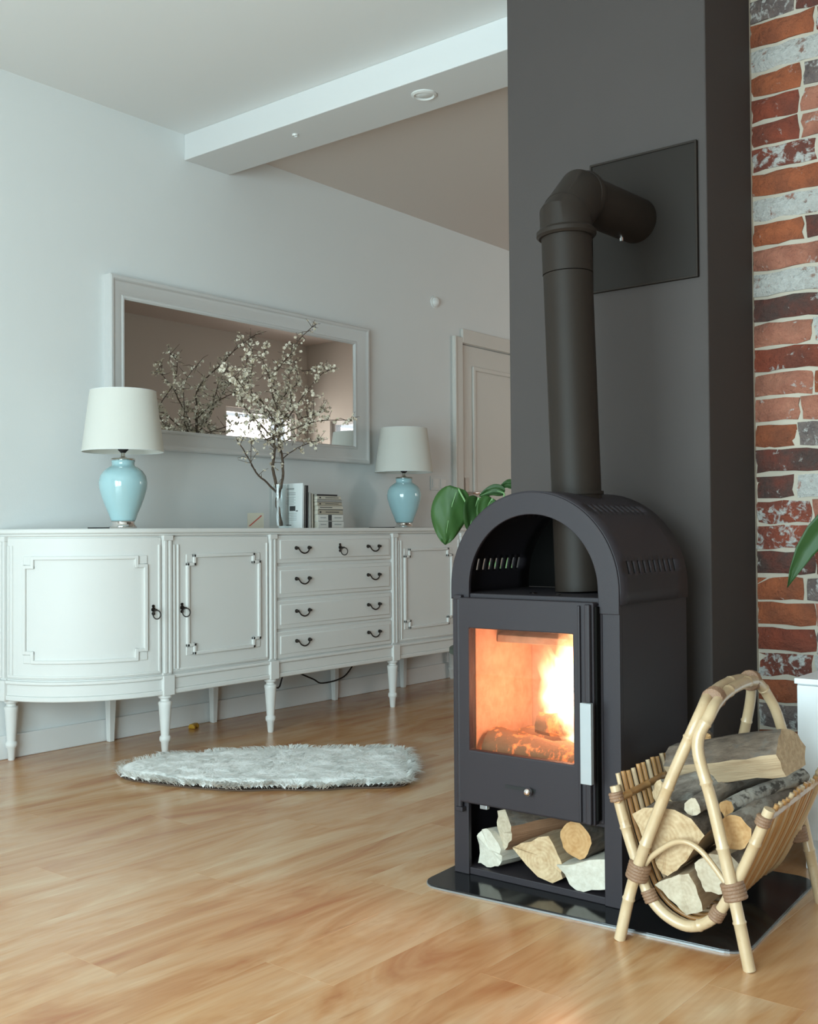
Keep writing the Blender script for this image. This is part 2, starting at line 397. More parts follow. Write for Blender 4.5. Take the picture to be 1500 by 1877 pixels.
# outer wall with the big windows, behind and left of the camera
W1 = (-.30, 2.60, .08, 2.20)
mb = MB(); mb.box(XL - T, XL, YF - T, W1[0], 0, H).box(XL - T, XL, W1[1], YB + T, 0, H)
for q in (W1,): mb.box(XL - T, XL, q[0], q[1], 0, q[2]).box(XL - T, XL, q[0], q[1], q[3], H)
struct(mb.build('wall_left', 'wall_paint'), 'white wall with a tall window left of the viewer', 'wall')
struct(MB().box(XL - T, 3.54, YF - T, YF, 0, H).build('wall_front', 'warm_paint'), 'warm beige wall behind the viewer', 'wall')
def window_x(n, x, q, lab):
    fo = MB(); y0, y1, z0, z1 = q; a = .06
    for bx in ((y0, y1, z0, z0 + a), (y0, y1, z1 - a, z1), (y0, y0 + a, z0 + a, z1 - a), (y1 - a, y1, z0 + a, z1 - a)): fo.box(x - .11, x - .04, *bx)
    o = struct(fo.build('window_%d' % n, 'window_frame_white', bevel=.004), lab, 'window')
    ym = (y0 + y1) / 2
    MB().box(x - .11, x - .04, ym - .035, ym + .035, z0 + a, z1 - a).build('mullion', 'window_frame_white', o)
    for p, r in ((y0 + a, ym - .035), (ym + .035, y1 - a)): MB().box(x - .08, x - .074, p, r, z0 + a, z1 - a).build('pane', 'window_glass', o)
window_x(1, XL, W1, 'tall white framed window of the living room')
# hall walls with the windows seen in the mirror
WH = (6.70, 7.62, 1.05, 2.08); WE = (.66, 1.55, 1.0, 2.0)
mb = MB().box(3.54, WH[0], HY - T, HY, 0, H).box(WH[1], HX + T, HY - T, HY, 0, H).box(WH[0], WH[1], HY - T, HY, 0, WH[2]).box(WH[0], WH[1], HY - T, HY, WH[3], H)
struct(mb.build('wall_hall', 'hall_paint'), 'dim taupe hall wall reflected in the mirror', 'wall')
q = WH; o = MB().frame(q, (q[0] + .04, q[1] - .04, q[2] + .04, q[3] - .04), HY - .11, HY - .04).build('window_2', 'window_frame_white')
struct(o, 'wide hall window seen as a bright patch behind the blossoms in the mirror', 'window')
MB().box(q[0] + .04, q[1] - .04, HY - .08, HY - .074, q[2] + .04, q[3] - .04).build('pane', 'window_glass', o)
mb = MB().box(HX, HX + T, HY, WE[0], 0, H).box(HX, HX + T, WE[1], YB + T, 0, H).box(HX, HX + T, WE[0], WE[1], 0, WE[2]).box(HX, HX + T, WE[0], WE[1], WE[3], H)
struct(mb.build('wall_hall_end', 'hall_paint'), 'taupe end wall of the hall seen at the right of the mirror', 'wall')
q = WE; mb = MB()
for bx in ((q[0], q[1], q[2], q[2] + .04), (q[0], q[1], q[3] - .04, q[3]), (q[0], q[0] + .04, q[2] + .04, q[3] - .04), (q[1] - .04, q[1], q[2] + .04, q[3] - .04)): mb.box(HX + .04, HX + .11, *bx)
o = struct(mb.build('window_3', 'window_frame_white'), 'hall end window seen as a bright patch above the lamp shade in the mirror', 'window')
MB().box(HX + .074, HX + .08, q[0] + .04, q[1] - .04, q[2] + .04, q[3] - .04).build('pane', 'window_glass', o)
# chimney breast
CX, CY0, CY1 = 2.85, 1.223, 1.886
struct(MB().box(CX, 3.182, CY0, CY1, 0, H).build('wall_chimney', 'chimney_paint', bevel=.004), 'dark grey painted chimney breast behind the stove', 'chimney breast')
# brick wall
brickwall = MB().box(3.192, 3.54, YF - T, CY0, 0, H).box(3.182, 3.54, CY0, CY1, 0, H).build('wall_right', 'mortar')
struct(brickwall, 'old brick wall of red and whitewashed bricks with pale mortar', 'brick wall')
PITCH = .0761; ROWZ = lambda r: .452 + (27 - r) * PITCH      # top of course r
def brick_mesh(L, seed):
    q = random.Random(seed); h = .0660; n = max(3, int(L / .035)); rowsz = 3; vs = []; fs = []; d = .05
    for k in range(rowsz + 1):
        for i in range(n + 1):
            u = i / n; t = k / rowsz; e = (i in (0, n)) or (k in (0, rowsz))
            jx = q.uniform(-.005, .005) if i in (0, n) else 0; jz = q.uniform(-.0042, .0042) if k in (0, rowsz) else 0
            vs.append((q.uniform(-.003, .003) + (.009 if e else 0), -u * L + jx, (t - 1) * h + jz))
    N = len(vs)
    for k in range(rowsz + 1):
        for i in range(n + 1): p = vs[k * (n + 1) + i]; vs.append((d, p[1], p[2]))
    g = lambda k, i, b=0: b * N + k * (n + 1) + i
    for k in range(rowsz):
        for i in range(n): fs.append((g(k, i), g(k + 1, i), g(k + 1, i + 1), g(k, i + 1)))
        fs.append((g(k, 0), g(k, 0, 1), g(k + 1, 0, 1), g(k + 1, 0))); fs.append((g(k, n), g(k + 1, n), g(k + 1, n, 1), g(k, n, 1)))
    for i in range(n):
        fs.append((g(0, i), g(0, i + 1), g(0, i + 1, 1), g(0, i, 1))); fs.append((g(rowsz, i), g(rowsz, i, 1), g(rowsz, i + 1, 1), g(rowsz, i + 1)))
    return vs, fs
KINDS = ['orange', 'red', 'dark', 'pink', 'mottled', 'white', 'grey']
bm_cache = {}
def brick(y, ztop, L, kind, seed):
    key = (round(L, 2), seed % 4, kind)
    if key not in bm_cache:
        vs, fs = brick_mesh(round(L, 2), seed % 4 + int(L * 100) * 7)
        me = bpy.data.meshes.new('brick'); me.from_pydata(vs, [], fs); me.materials.append(MAT['brick_' + kind])
        me.polygons.foreach_set('use_smooth', [True] * len(me.polygons)); me.set_sharp_from_angle(angle=D2R(50)); bm_cache[key] = me
    o = bpy.data.objects.new('brick', bm_cache[key]); COL.objects.link(o); o.parent = brickwall; o.location = (3.178 + rnd.uniform(0, .004), y, ztop)
first = {0: (.13, 'grey', 'dark'), 1: (.19, 'orange', 'mottled'), 2: (.24, 'white', 'white'), 3: (.15, 'orange', 'grey'), 4: (.14, 'red', 'pink'), 5: (.14, 'red', 'pink'),
         6: (.19, 'mottled', 'white'), 7: (.22, 'orange', 'red'), 8: (.24, 'white', 'white'), 9: (.15, 'orange', 'dark'), 10: (.24, 'pink', 'pink'), 11: (.24, 'white', 'red'),
         12: (.24, 'dark', 'red'), 13: (.17, 'pink', 'white'), 14: (.24, 'red', 'orange'), 15: (.17, 'pink', 'orange'), 16: (.13, 'pink', 'pink'), 17: (.12, 'orange', 'grey'),
         18: (.19, 'dark', 'dark'), 19: (.11, 'dark', 'white'), 20: (.16, 'mottled', 'pink'), 21: (.16, 'mottled', 'grey'), 22: (.165, 'dark', 'red'), 23: (.14, 'orange', 'grey'),
         24: (.165, 'orange', 'pink'), 25: (.165, 'red', 'grey'), 26: (.16, 'mottled', 'white'), 27: (.24, 'orange', 'red'), 28: (.24, 'grey', 'grey')}
far_bricks = MB()
for r in range(-3, 33):
    zt = ROWZ(r)
    if zt > H + .03 or zt - .063 < -.01: continue
    f = first.get(r, (rnd.choice([.12, .16, .24]), rnd.choice(KINDS), rnd.choice(KINDS)))
    y = CY0 - .001; k = 0
    while y > YF + .02:
        L = f[0] if k == 0 else (.24 if rnd.random() < .72 else .12)
        L = min(L, y - YF)
        if y - L > -.78: brick(y, min(zt, H - .002), L, f[1] if k == 0 else f[2] if k == 1 else rnd.choice(KINDS), rnd.randrange(100))
        elif L > .02: 
            vs, fs = brick_mesh(L, rnd.randrange(100)); far_bricks.add([(3.18 + p[0], y + p[1], min(zt, H - .002) + p[2]) for p in vs], fs, rnd.randrange(7))
        y -= L + .010; k += 1
tag(far_bricks.build('brick_field', ['brick_' + k for k in KINDS], brickwall, smooth=50), kind='stuff')
# ceiling beam
struct(MB().box(3.26, 3.538, YF, YB, 2.658, H).build('trim_1', 'beam_paint', bevel=.003), 'white boxed ceiling beam running from the chimney to the far wall', 'beam')
# skirting boards
def skirting(name, x0, x1, y0, y1, lab):
    struct(MB().box(x0, x1, y0, y1, 0, .095).build(name, 'skirting_paint', bevel=.004), lab, 'baseboard')
skirting('baseboard_back', XL, 5.36, YB - .014, YB, 'white skirting board along the wall under the sideboard')
skirting('baseboard_left', XL, XL + .014, YF, YB - .014, 'white skirting board under the living room window')
skirting('baseboard_hall', 6.46, HX, YB - .014, YB, 'white skirting board right of the panelled door')
# panelled door with casing
door = MB().box(DX0 + .003, DX1 - .003, YB + .012, YB + .055, .004, DZ - .003).build('door_1', 'door_paint', bevel=.003)
struct(door, 'cream panelled interior door beside the chimney', 'door')
for z0, z1 in ((1.02, 1.955), (.2, .9)):
    x0, x1 = 5.595, 6.22
    MB().frame((x0, x1, z0, z1), (x0 + .028, x1 - .028, z0 + .028, z1 - .028), YB - .002, YB + .012).build('panel_moulding', 'door_paint', door, bevel=.006)
hd = MB().box(5.505, 5.545, YB + .004, YB + .012, 1.02, 1.24).build('handle_plate', 'chrome', door, bevel=.003)
MB().tube([(5.525, YB + .01, 1.14), (5.525, YB - .045, 1.14), (5.54, YB - .052, 1.14), (5.65, YB - .052, 1.14)], .009, 10).build('handle', 'chrome', hd, smooth=40)
cas = MB()
cas.box(5.363, DX0, YB - .022, YB, 0, 2.119).box(DX1, DX1 + .092, YB - .022, YB, 0, 2.119).box(DX0, DX1, YB - .022, YB, DZ, 2.119 + .055)
cas.box(5.36, 5.378, YB - .032, YB - .022, 0, 2.119)
struct(cas.build('trim_2', 'door_paint', bevel=.005), 'cream moulded casing around the panelled door', 'door casing')
struct(MB().box(DX0 - .1, DX1 + .1, YB + T, YB + T + .05, -.1, H).build('door_light_blocker', 'hall_paint'), 'unseen panel added behind the panelled door to block outside light', 'wall')  # unseen blocker, added to stop sky light leaking under the door

# ================================================================== SIDEBOARD
XC = 3.817; SBY = 3.535; XA = 2.796; XB = 2 * XC - XA; RA = .43; RX = .478
sb = empty('sideboard', (XC, 3.76, 0))
tag(sb, 'long white vintage sideboard with rounded ends, four drawers and turned legs', 'sideboard')
OFF = sb.location.copy()
LA = RA * PI / 2; LS = XB - XA; LT = 2 * LA + LS
def P(s, d=0.0):
    if s < LA:
        a = s / RA; n = Vector((-math.cos(a) / RX, -math.sin(a) / RA)).normalized(); q = Vector((XA - RX * math.cos(a), SBY + RA - RA * math.sin(a))) + n * d
    elif s <= LA + LS: q = Vector((XA + s - LA, SBY - d))
    else:
        a = (s - LA - LS) / RA; n = Vector((math.sin(a) / RX, -math.cos(a) / RA)).normalized(); q = Vector((XB + RX * math.sin(a), SBY + RA - RA * math.cos(a))) + n * d
    return q
SX = lambda x: LA + x - XA
def samples(s0, s1):
    pts = [s0]; step = .028
    brk = [b for b in (LA, LA + LS) if s0 < b < s1]
    for a, b in zip([s0] + brk, brk + [s1]):
        curved = (a + b) / 2 < LA or (a + b) / 2 > LA + LS
        k = max(1, int((b - a) / step)) if curved else 1
        pts += [a + (b - a) * (i + 1) / k for i in range(k)]
    return pts
def slab(mb, s0, s1, z0, z1, d0, d1):
    ss = samples(s0, s1); vs = []; fs = []; n = len(ss)
    for s in ss:
        a, b = P(s, d0), P(s, d1); vs += [(a.x, a.y, z0), (b.x, b.y, z0), (b.x, b.y, z1), (a.x, a.y, z1)]
    for i in range(n - 1):
        for k in range(4): j = (k + 1) % 4; fs.append((4 * i + k, 4 * i + 4 + k, 4 * i + 4 + j, 4 * i + j))
    fs += [(0, 1, 2, 3), (4 * n - 1, 4 * n - 2, 4 * n - 3, 4 * n - 4)]
    mb.add(vs, fs)
def outline(d):
    pts = [P(s, d) for s in samples(0, LT)]
    return [(p.x, p.y) for p in pts]
SBB = dict(mats='lacquer', parent=sb, off=OFF)
def sbuild(mb, name, mat='lacquer', parent=sb, bevel=.003, smooth=30, **k): return mb.build(name, mat, parent, off=OFF, bevel=bevel, smooth=smooth, **k)
sbuild(MB().prism(outline(0), .300, .892), 'carcass', bevel=.002)
top = outline(.020); top[0] = (top[0][0], 3.968); top[-1] = (top[-1][0], 3.968)
sbuild(MB().prism(top, .900, .920), 'top_board', bevel=.006, seg=3)
slabm = MB(); slab(slabm, 0, LT, .890, .901, -.05, .012); sbuild(slabm, 'top_moulding', bevel=.004)
ap = MB(); slab(ap, 0, LT, .308, .322, -.02, .016); slab(ap, 0, LT, .262, .309, -.02, .008); slab(ap, 0, LT, .243, .263, -.02, .014)
sbuild(ap, 'apron', bevel=.004)
LEGS = [XA, 3.387, 2 * XC - 3.387, XB]
legprof = [(.012, 0), (.0135, .004), (.0175, .048), (.0225, .054), (.0235, .062), (.0225, .070), (.0175, .076), (.0265, .198), (.0285, .206), (.027, .213), (.020, .217), (.020, .225), (.027, .229), (.0285, .235), (.027, .243)]
def pilaster(s, w_=.021):
    m = MB(); slab(m, s - w_, s + w_, .322, .890, -.005, .009)
    for o in (-.011, .011): slab(m, s + o - .0065, s + o + .0065, .330, .872, .007, .015)
    slab(m, s - w_ - .002, s + w_ + .002, .870, .891, -.005, .018)
    pl = sbuild(m, 'pilaster', bevel=.002)
    b = MB(); slab(b, s - .026, s + .026, .240, .321, -.02, .022); sbuild(b, 'block', parent=pl, bevel=.002)
for x in LEGS: pilaster(SX(x))
pilaster(.022, .018); pilaster(LT - .022, .018)
for x in LEGS: sbuild(MB().lathe(legprof, (x, SBY - .002 + .012, 0), 20), 'front_leg', bevel=0, smooth=40)
for x in (2.346, 2 * XC - 2.346): sbuild(MB().lathe(legprof, (x, 3.940, 0), 20), 'end_leg', bevel=0, smooth=40)
for x in (2.815, 3.395, 2 * XC - 3.395, 2 * XC - 2.815):
    m = MB(); a, b = .021, .0125
    m.add([(x + i * b, 3.942 + j * b, 0) for i, j in ((-1, -1), (1, -1), (1, 1), (-1, 1))] + [(x + i * a, 3.940 + j * a, .30) for i, j in ((-1, -1), (1, -1), (1, 1), (-1, 1))],
          [(0, 3, 2, 1), (4, 5, 6, 7), (0, 1, 5, 4), (1, 2, 6, 5), (2, 3, 7, 6), (3, 0, 4, 7)]); sbuild(m, 'rear_leg')
def moulding(s0, s1, z0, z1, c, w_, d0, d1):
    """notched-corner panel moulding"""
    m = MB()
    slab(m, s0 + c, s1 - c, z1 - w_, z1, d0, d1); slab(m, s0 + c, s1 - c, z0, z0 + w_, d0, d1)
    slab(m, s0, s0 + w_, z0 + c, z1 - c, d0, d1); slab(m, s1 - w_, s1, z0 + c, z1 - c, d0, d1)
    for sa, sgn in ((s0, 1), (s1, -1)):
        for za, zs in ((z0, 1), (z1, -1)):
            a, b = sorted((sa + sgn * c, sa + sgn * (c + w_))); e, f_ = sorted((za, za + zs * (c + w_))); slab(m, a, b, e, f_, d0, d1)
            a, b = sorted((sa, sa + sgn * (c + w_))); e, f_ = sorted((za + zs * c, za + zs * (c + w_))); slab(m, a, b, e, f_, d0, d1)
            a, b = sorted((sa, sa + sgn * c)); e, f_ = sorted((za, za + zs * c)); slab(m, a, b, e, f_, d0, d0 + (d1 - d0) * .45)
    return m
def key_ring(parent, s, z, d):
    p = P(s, d); q = P(s, d + .02); n = (q - p).normalized(); n3 = Vector((n.x, n.y, 0)); t3 = Vector((-n.y, n.x, 0))
    c = Vector((p.x, p.y, z))
    m = MB(); m.tube([c, c + n3 * .006], .009, 12).tube([c + Vector((0, 0, .014)), c + Vector((0, 0, .014)) + n3 * .004], .006, 10).tube([c - Vector((0, 0, .016)), c - Vector((0, 0, .016)) + n3 * .004], .007, 10)
    m.tube([c + n3 * .004, c + n3 * .030], .0035, 8)
    e = sbuild(m, 'escutcheon', 'bronze', parent, 0, 40)
    m = MB(); rc = c + n3 * .030 - Vector((0, 0, .019))
    m.tube([rc + (n3 * .75 + t3 * .66) * math.cos(a) * .0155 + Vector((0, 0, 1)) * math.sin(a) * .0175 for a in [2 * PI * i / 20 for i in range(21)]], .0026, 8, caps=False)
    sbuild(m, 'key_ring', 'bronze', parent, 0, 60)
def door_unit(s0, s1, keyside, msl, msr):
    z0, z1 = .328, .884
    m = MB(); slab(m, s0, s1, z0, z1, -.004, .006); dr = sbuild(m, 'door')
    m = MB()
    for a in (s0 + .004, s0 + .024, s1 - .014): slab(m, a, a + .009, z0 + .008, z1 - .03, .004, .011)
    slab(m, s0 + .004, s1 - .004, z0 + .006, z0 + .016, .004, .011)
    sbuild(m, 'edge_moulding', parent=dr, bevel=.0025)
    sbuild(moulding(s0 + msl, s1 - msr, .392, .812, .035, .014, .004, .016), 'panel_moulding', parent=dr, bevel=.004)
    key_ring(dr, (s1 - .035) if keyside > 0 else (s0 + .048), .592, .006)
door_unit(.046, SX(XA) - .026, 1, .085, .058)
door_unit(SX(XA) + .026, SX(3.387) - .026, -1, .070, .052)
door_unit(SX(2 * XC - 3.387) + .026, SX(XB) - .026, 1, .052, .070)
door_unit(SX(XB) + .026, LT - .046, -1, .058, .085)
def bail(parent, x, z, d):
    y = SBY - d
    for sx in (-1, 1):
        m = MB(); m.tube([(x + sx * .042, y, z), (x + sx * .042, y - .006, z), (x + sx * .042, y - .010, z)], [.0085, .0085, .004], 12).sphere((x + sx * .042, y - .013, z), .006, 8, 6)
        sbuild(m, 'handle_rosette', 'bronze', parent, 0, 40)
    pts = smooth_path([(x - .044, y - .010, z), (x - .036, y - .013, z - .003), (x - .023, y - .015, z - .018), (x, y - .016, z - .025), (x + .023, y - .015, z - .018), (x + .036, y - .013, z - .003), (x + .044, y - .010, z)], 4)
    r = [0.0019 + .0016 * math.sin(PI * i / (len(pts) - 1)) for i in range(len(pts))]
    sbuild(MB().tube(pts, r, 8), 'handle', 'bronze', parent, 0, 60)
DZS = [(.760, .884), (.603, .745), (.461, .590), (.328, .448)]
for i, (z0, z1) in enumerate(DZS):
    s0, s1 = SX(3.387) + .026, SX(2 * XC - 3.387) - .026
    m = MB(); slab(m, s0, s1, z0, z1, -.004, .008); dr = sbuild(m, 'drawer')
    m = MB(); slab(m, s0 + .018, s1 - .018, z0 + .018, z1 - .018, .006, .013); sbuild(m, 'drawer_panel', parent=dr, bevel=.006, seg=2)
    zh = (z0 + z1) / 2 + (.012 if i else .006)
    bail(dr, XC - .245, zh, .013); bail(dr, XC + .258, zh, .013)
    if i == 0: key_ring(dr, SX(XC + .012), zh - .002, .013)

# ================================================================== MIRROR
mx0, mx1, mz0, mz1 = 2.813, 4.532, 1.278, 2.036
mir = empty('wall_mirror', ((mx0 + mx1) / 2, YB, mz0)); tag(mir, 'wide mirror in a pale grey moulded frame above the sideboard', 'mirror')
prof = [(0, 0), (0, .044), (.006, .048), (.016, .047), (.024, .040), (.034, .038), (.078, .018), (.082, .021), (.090, .021), (.096, .014), (.096, .003)]
m = MB(); vs = []; fs = []; k = len(prof)
for (cx, cz, sx, sz) in ((mx0, mz0, 1, 1), (mx1, mz0, -1, 1), (mx1, mz1, -1, -1), (mx0, mz1, 1, -1)):
    for a, d in prof: vs.append((cx + sx * a, YB - d, cz + sz * a))
for c in range(4):
    c2 = (c + 1) % 4
    for i in range(k - 1): fs.append((c * k + i, c2 * k + i, c2 * k + i + 1, c * k + i + 1))
m.add(vs, fs); m.build('frame', 'mirror_frame_paint', mir, off=mir.location, smooth=35)
MB().box(mx0 + .09, mx1 - .09, YB - .010, YB - .004, mz0 + .09, mz1 - .09).build('mirror_pane', 'mirror_glass', mir, off=mir.location)

# ================================================================== TABLE LAMPS
def lamp(loc):
    r = empty('table_lamp', loc)
    MB().lathe([(.052, 0), (.054, .003), (.054, .008), (.049, .013), (.046, .018), (.045, .026), (.048, .030)], n=28).build('base', 'chrome', r, smooth=40)
    body = [(.046, .030), (.050, .036), (.058, .060), (.072, .092), (.085, .128), (.0945, .162), (.0965, .185), (.091, .212), (.078, .232), (.060, .246), (.048, .252), (.045, .257), (.045, .267), (.048, .272), (.046, .275)]
    MB().lathe(body, n=40).build('vase_body', 'ceramic_blue', r, smooth=60)
    nk = MB().lathe([(.047, .275), (.049, .278), (.047, .283), (.016, .286), (.009, .291), (.008, .300), (.008, .315)], n=24).build('neck', 'chrome', r, smooth=40)
    MB().lathe([(.009, .306), (.021, .318), (.022, .330), (.020, .370), (.012, .398)], n=20).build('socket', 'black_plastic', nk, smooth=40)
    sh = MB(); zb, zt, rb, rt = .310, .556, .163, .131
    sh.lathe([(rb, zb), (rt, zt), (rt - .002, zt), (rb - .002, zb), (rb, zb)], n=48, close=False)
    s_ = sh.build('lamp_shade', 'shade', r, smooth=60)
    ri = MB()
    for z, q in ((zb + .001, rb), (zt - .001, rt)): ri.tube([((q - .001) * math.cos(a), (q - .001) * math.sin(a), z) for a in [2 * PI * i / 48 for i in range(49)]], .0018, 6, caps=False)
    for a in (0, 2 * PI / 3, 4 * PI / 3): ri.tube([(.012 * math.cos(a), .012 * math.sin(a), .39), (rt * .985 * math.cos(a), rt * .985 * math.sin(a), zt - .004)], .0015, 6)
    ri.build('shade_ring', 'paper_white', s_)
    MB().sphere((0, 0, .435), .03, 14, 10, (1, 1, 1.25)).build('bulb', 'white_plastic', r, smooth=60)
    c = MB().tube(smooth_path([(.03, .04, .008), (.07, .09, .004), (.03, .16, .003), (-.03, .20, .003)], 4), .003, 6); c.build('cord', 'black_plastic', r, smooth=60)
    return r
l1 = lamp((2.655, 3.63, .9202)); tag(l1, 'blue ceramic table lamp standing left of the mirror on the sideboard, larger in view', 'lamp', 'pair of table lamps')
l2 = copy_tree(l1); l2.location = (4.652, 3.79, .9202); l2.rotation_euler = (0, 0, .3)
tag(l2, 'blue ceramic table lamp on the sideboard between the stack of books and the door', 'lamp', 'pair of table lamps')

# ================================================================== VASE, BLOSSOM BRANCH, BOOKS, CARD
VX, VY, VZ = 3.550, 3.650, .9202
vz = MB().lathe([(0.001, .000), (.045, .0), (.047, .003), (.047, .205), (.0445, .205), (.0445, .010), (.001, .010)], (VX, VY, VZ), 32, close=False).build('glass_vase', 'vase_glass', off=(VX, VY, VZ), loc=(VX, VY, VZ), smooth=40)
tag(vz, 'clear glass cylinder vase holding the blossoming branch on the sideboard', 'vase')
def bpt(zx, zy, dep=0.0):      # traced outline of the branch, placed in the plane of the vase and spread in depth
    u = 150 + zx / 2.727; v = 480 + zy / 2.727; d = FW + RT * ((u - 750) / F_PX) - UP * ((v - 938.5) / F_PX); Y = VY + dep
    t = Y / d.y; return Vector((d.x * t, Y, .9 + d.z * t))
BR = [([(997, 1318), (985, 1250), (975, 1195), (985, 1165), (965, 1080), (955, 1020), (965, 930), (955, 880), (975, 800), (985, 760)], .0095, .0045, 0, -.01),
      ([(985, 1165), (1005, 1080), (1003, 980), (985, 900), (985, 820), (975, 740)], .007, .004, 0, .03),
      ([(982, 1160), (925, 1105), (870, 1050), (820, 960), (770, 880)], .0055, .002, 0, -.10),
      ([(870, 1050), (845, 1000), (850, 900)], .0028, .0012, -.05, -.08),
      ([(955, 880), (900, 820), (850, 770), (800, 700), (810, 640), (850, 550), (850, 440), (795, 390)], .0045, .0016, -.01, .06),
      ([(985, 760), (950, 650), (930, 560), (905, 490), (925, 420)], .004, .0014, 0, -.06),
      ([(985, 780), (975, 680), (960, 600), (985, 530), (1055, 450), (1080, 395), (1168, 313)], .0045, .0018, .02, .10),
      ([(990, 820), (1060, 740), (1120, 650), (1190, 570), (1245, 535)], .0042, .0015, .02, -.04),
      ([(1100, 545), (1180, 538), (1240, 533)], .0026, .0013, .0, .02),
      ([(915, 890), (1000, 860), (1100, 820), (1190, 795), (1345, 792)], .0038, .0014, -.02, -.12),
      ([(1003, 985), (1080, 930), (1150, 900), (1190, 893)], .0028, .0012, .03, -.02),
      ([(960, 930), (900, 860), (850, 790), (825, 880)], .003, .0012, .0, .05),
      ([(985, 800), (1040, 740), (1045, 650), (1035, 560), (1045, 480)], .0034, .0013, .0, .09),
      ([(965, 800), (900, 700), (830, 660), (780, 590), (715, 540)], .0036, .0014, -.01, -.14),
      ([(985, 830), (1080, 790), (1170, 760), (1215, 735)], .003, .0012, .03, .12),
      ([(975, 740), (1020, 660), (1080, 600), (1060, 500)], .003, .0012, .03, .15),
      ([(985, 830), (920, 760), (870, 690), (820, 560), (830, 470)], .003, .0012, 0, .14),
      ([(1003, 900), (1090, 860), (1150, 790), (1160, 680)], .003, .0012, .03, -.10)]
bb = empty('blossom_branch', (VX, VY, VZ + .012)); tag(bb, 'leafless branch covered in small white blossoms standing in the glass vase', 'branch')
wood = MB(); buds = []
for pts, r0, r1, d0, d1 in BR:
    n = len(pts); Pq = smooth_path([bpt(x, y, d0 + (d1 - d0) * (i / (n - 1)) ** 1.2) for i, (x, y) in enumerate(pts)], 4)
    k = len(Pq); Pq = [p + Vector((rnd.uniform(-1, 1), rnd.uniform(-1, 1), rnd.uniform(-1, 1))) * .002 if 0 < i < k - 1 else p for i, p in enumerate(Pq)]
    wood.tube(Pq, [r0 + (r1 - r0) * i / (k - 1) for i in range(k)], 7)
    for i in range(2, k):
        p = Pq[i]
        if p.z < 1.12: continue
        for _ in range(4 if p.z > 1.28 else 1):
            if rnd.random() < .62:
                d = Vector((rnd.gauss(0, 1), rnd.gauss(0, .8), rnd.gauss(.35, .8))).normalized(); L = rnd.uniform(.015, .07)
                mid = p + d * L * .5 + Vector((0, 0, rnd.uniform(-.004, .008))); e = p + d * L
                wood.tube([p, mid, e], [.0016, .0013, .0009], 5)
                core = max(0.0, 1 - abs(p.z - 1.5) / .34)
                for _ in range(1 + int(core * 8.5 * rnd.random() + .8)): buds.append(p.lerp(e, rnd.uniform(.25, 1)) + Vector((rnd.gauss(0, .004), rnd.gauss(0, .004), rnd.gauss(0, .004))))
wood.build('stem', 'twig', bb, off=bb.location, smooth=60)
fl = MB()
for p in buds:
    r = rnd.uniform(.0055, .0105); n = Vector((rnd.gauss(0, 1), rnd.gauss(-.5, 1), rnd.gauss(.3, 1))).normalized(); t = n.orthogonal().normalized(); b = n.cross(t); a0 = rnd.uniform(0, 6)
    for j in range(5):
        a = a0 + j * 2 * PI / 5; q = t * math.cos(a) + b * math.sin(a); s_ = t * -math.sin(a) + b * math.cos(a)
        fl.add([p, p + q * r * .6 + s_ * r * .42 + n * r * .2, p + q * r * 1.05 + n * r * .35, p + q * r * .6 - s_ * r * .42 + n * r * .2], [(0, 1, 2, 3)])
    fl.add([p + n * r * .15 + t * r * .2, p + n * r * .15 + b * r * .2, p + n * r * .5, p + n * r * .15 - t * r * .2], [(0, 1, 2), (1, 3, 2), (3, 0, 2)], 1)
tag(fl.build('blossoms', ['petal', 'stamen'], bb, off=bb.location), kind='stuff')

def book_upright(x0, th, y0, y1, h, cover, label, lean=0.0, name='book'):
    r = empty(name, (x0, y0, .9202), (0, lean, 0)); tag(r, label, 'book')
    MB().box(0, .0015, 0, y1 - y0, 0, h).box(th - .0015, th, 0, y1 - y0, 0, h).box(0, th, 0, .0015, 0, h).build('cover', cover, r)
    MB().box(.0016, th - .0016, .0016, y1 - y0 - .003, .003, h - .003).build('pages', 'paper_cream', r)
    return r
mg = book_upright(3.668, .010, 3.615, 3.775, .215, 'paper_white', 'white magazine standing upright right of the vase, its cover towards the viewer', .03, 'magazine')
pr = MB()
pr.box(-.0006, 0, .06, .115, .186, .192).box(-.0006, 0, .05, .11, .168, .171).box(-.0006, 0, .05, .11, .160, .163)
for k in range(6): pr.box(-.0006, 0, .05 + .01 * (k % 2), .115, .148 - .007 * k, .1495 - .007 * k)
for k in range(5): pr.box(-.0006, 0, .04, .10 - .01 * (k % 3), .070 - .008 * k, .0715 - .008 * k)
tag(pr.build('print', 'print_grey', mg), kind='stuff'); tag(MB().box(-.0008, 0, .050, .088, .083, .106).box(-.0008, 0, .033, .046, .080, .085).box(-.0008, 0, .075, .11, .012, .016).build('photo_print', 'print_dark', mg), kind='stuff')
book_upright(3.687, .007, 3.62, 3.77, .203, 'book_grey', 'thin grey booklet standing directly behind the white magazine', .03)
book_upright(3.701, .009, 3.62, 3.775, .205, 'book_black', 'thin black book standing upright between pale books', .02)
book_upright(3.719, .012, 3.62, 3.76, .172, 'book_white', 'short white book standing upright beside the black one', .0)
book_upright(3.734, .013, 3.62, 3.76, .168, 'book_cream', 'short cream book standing upright next to the stack', .0)
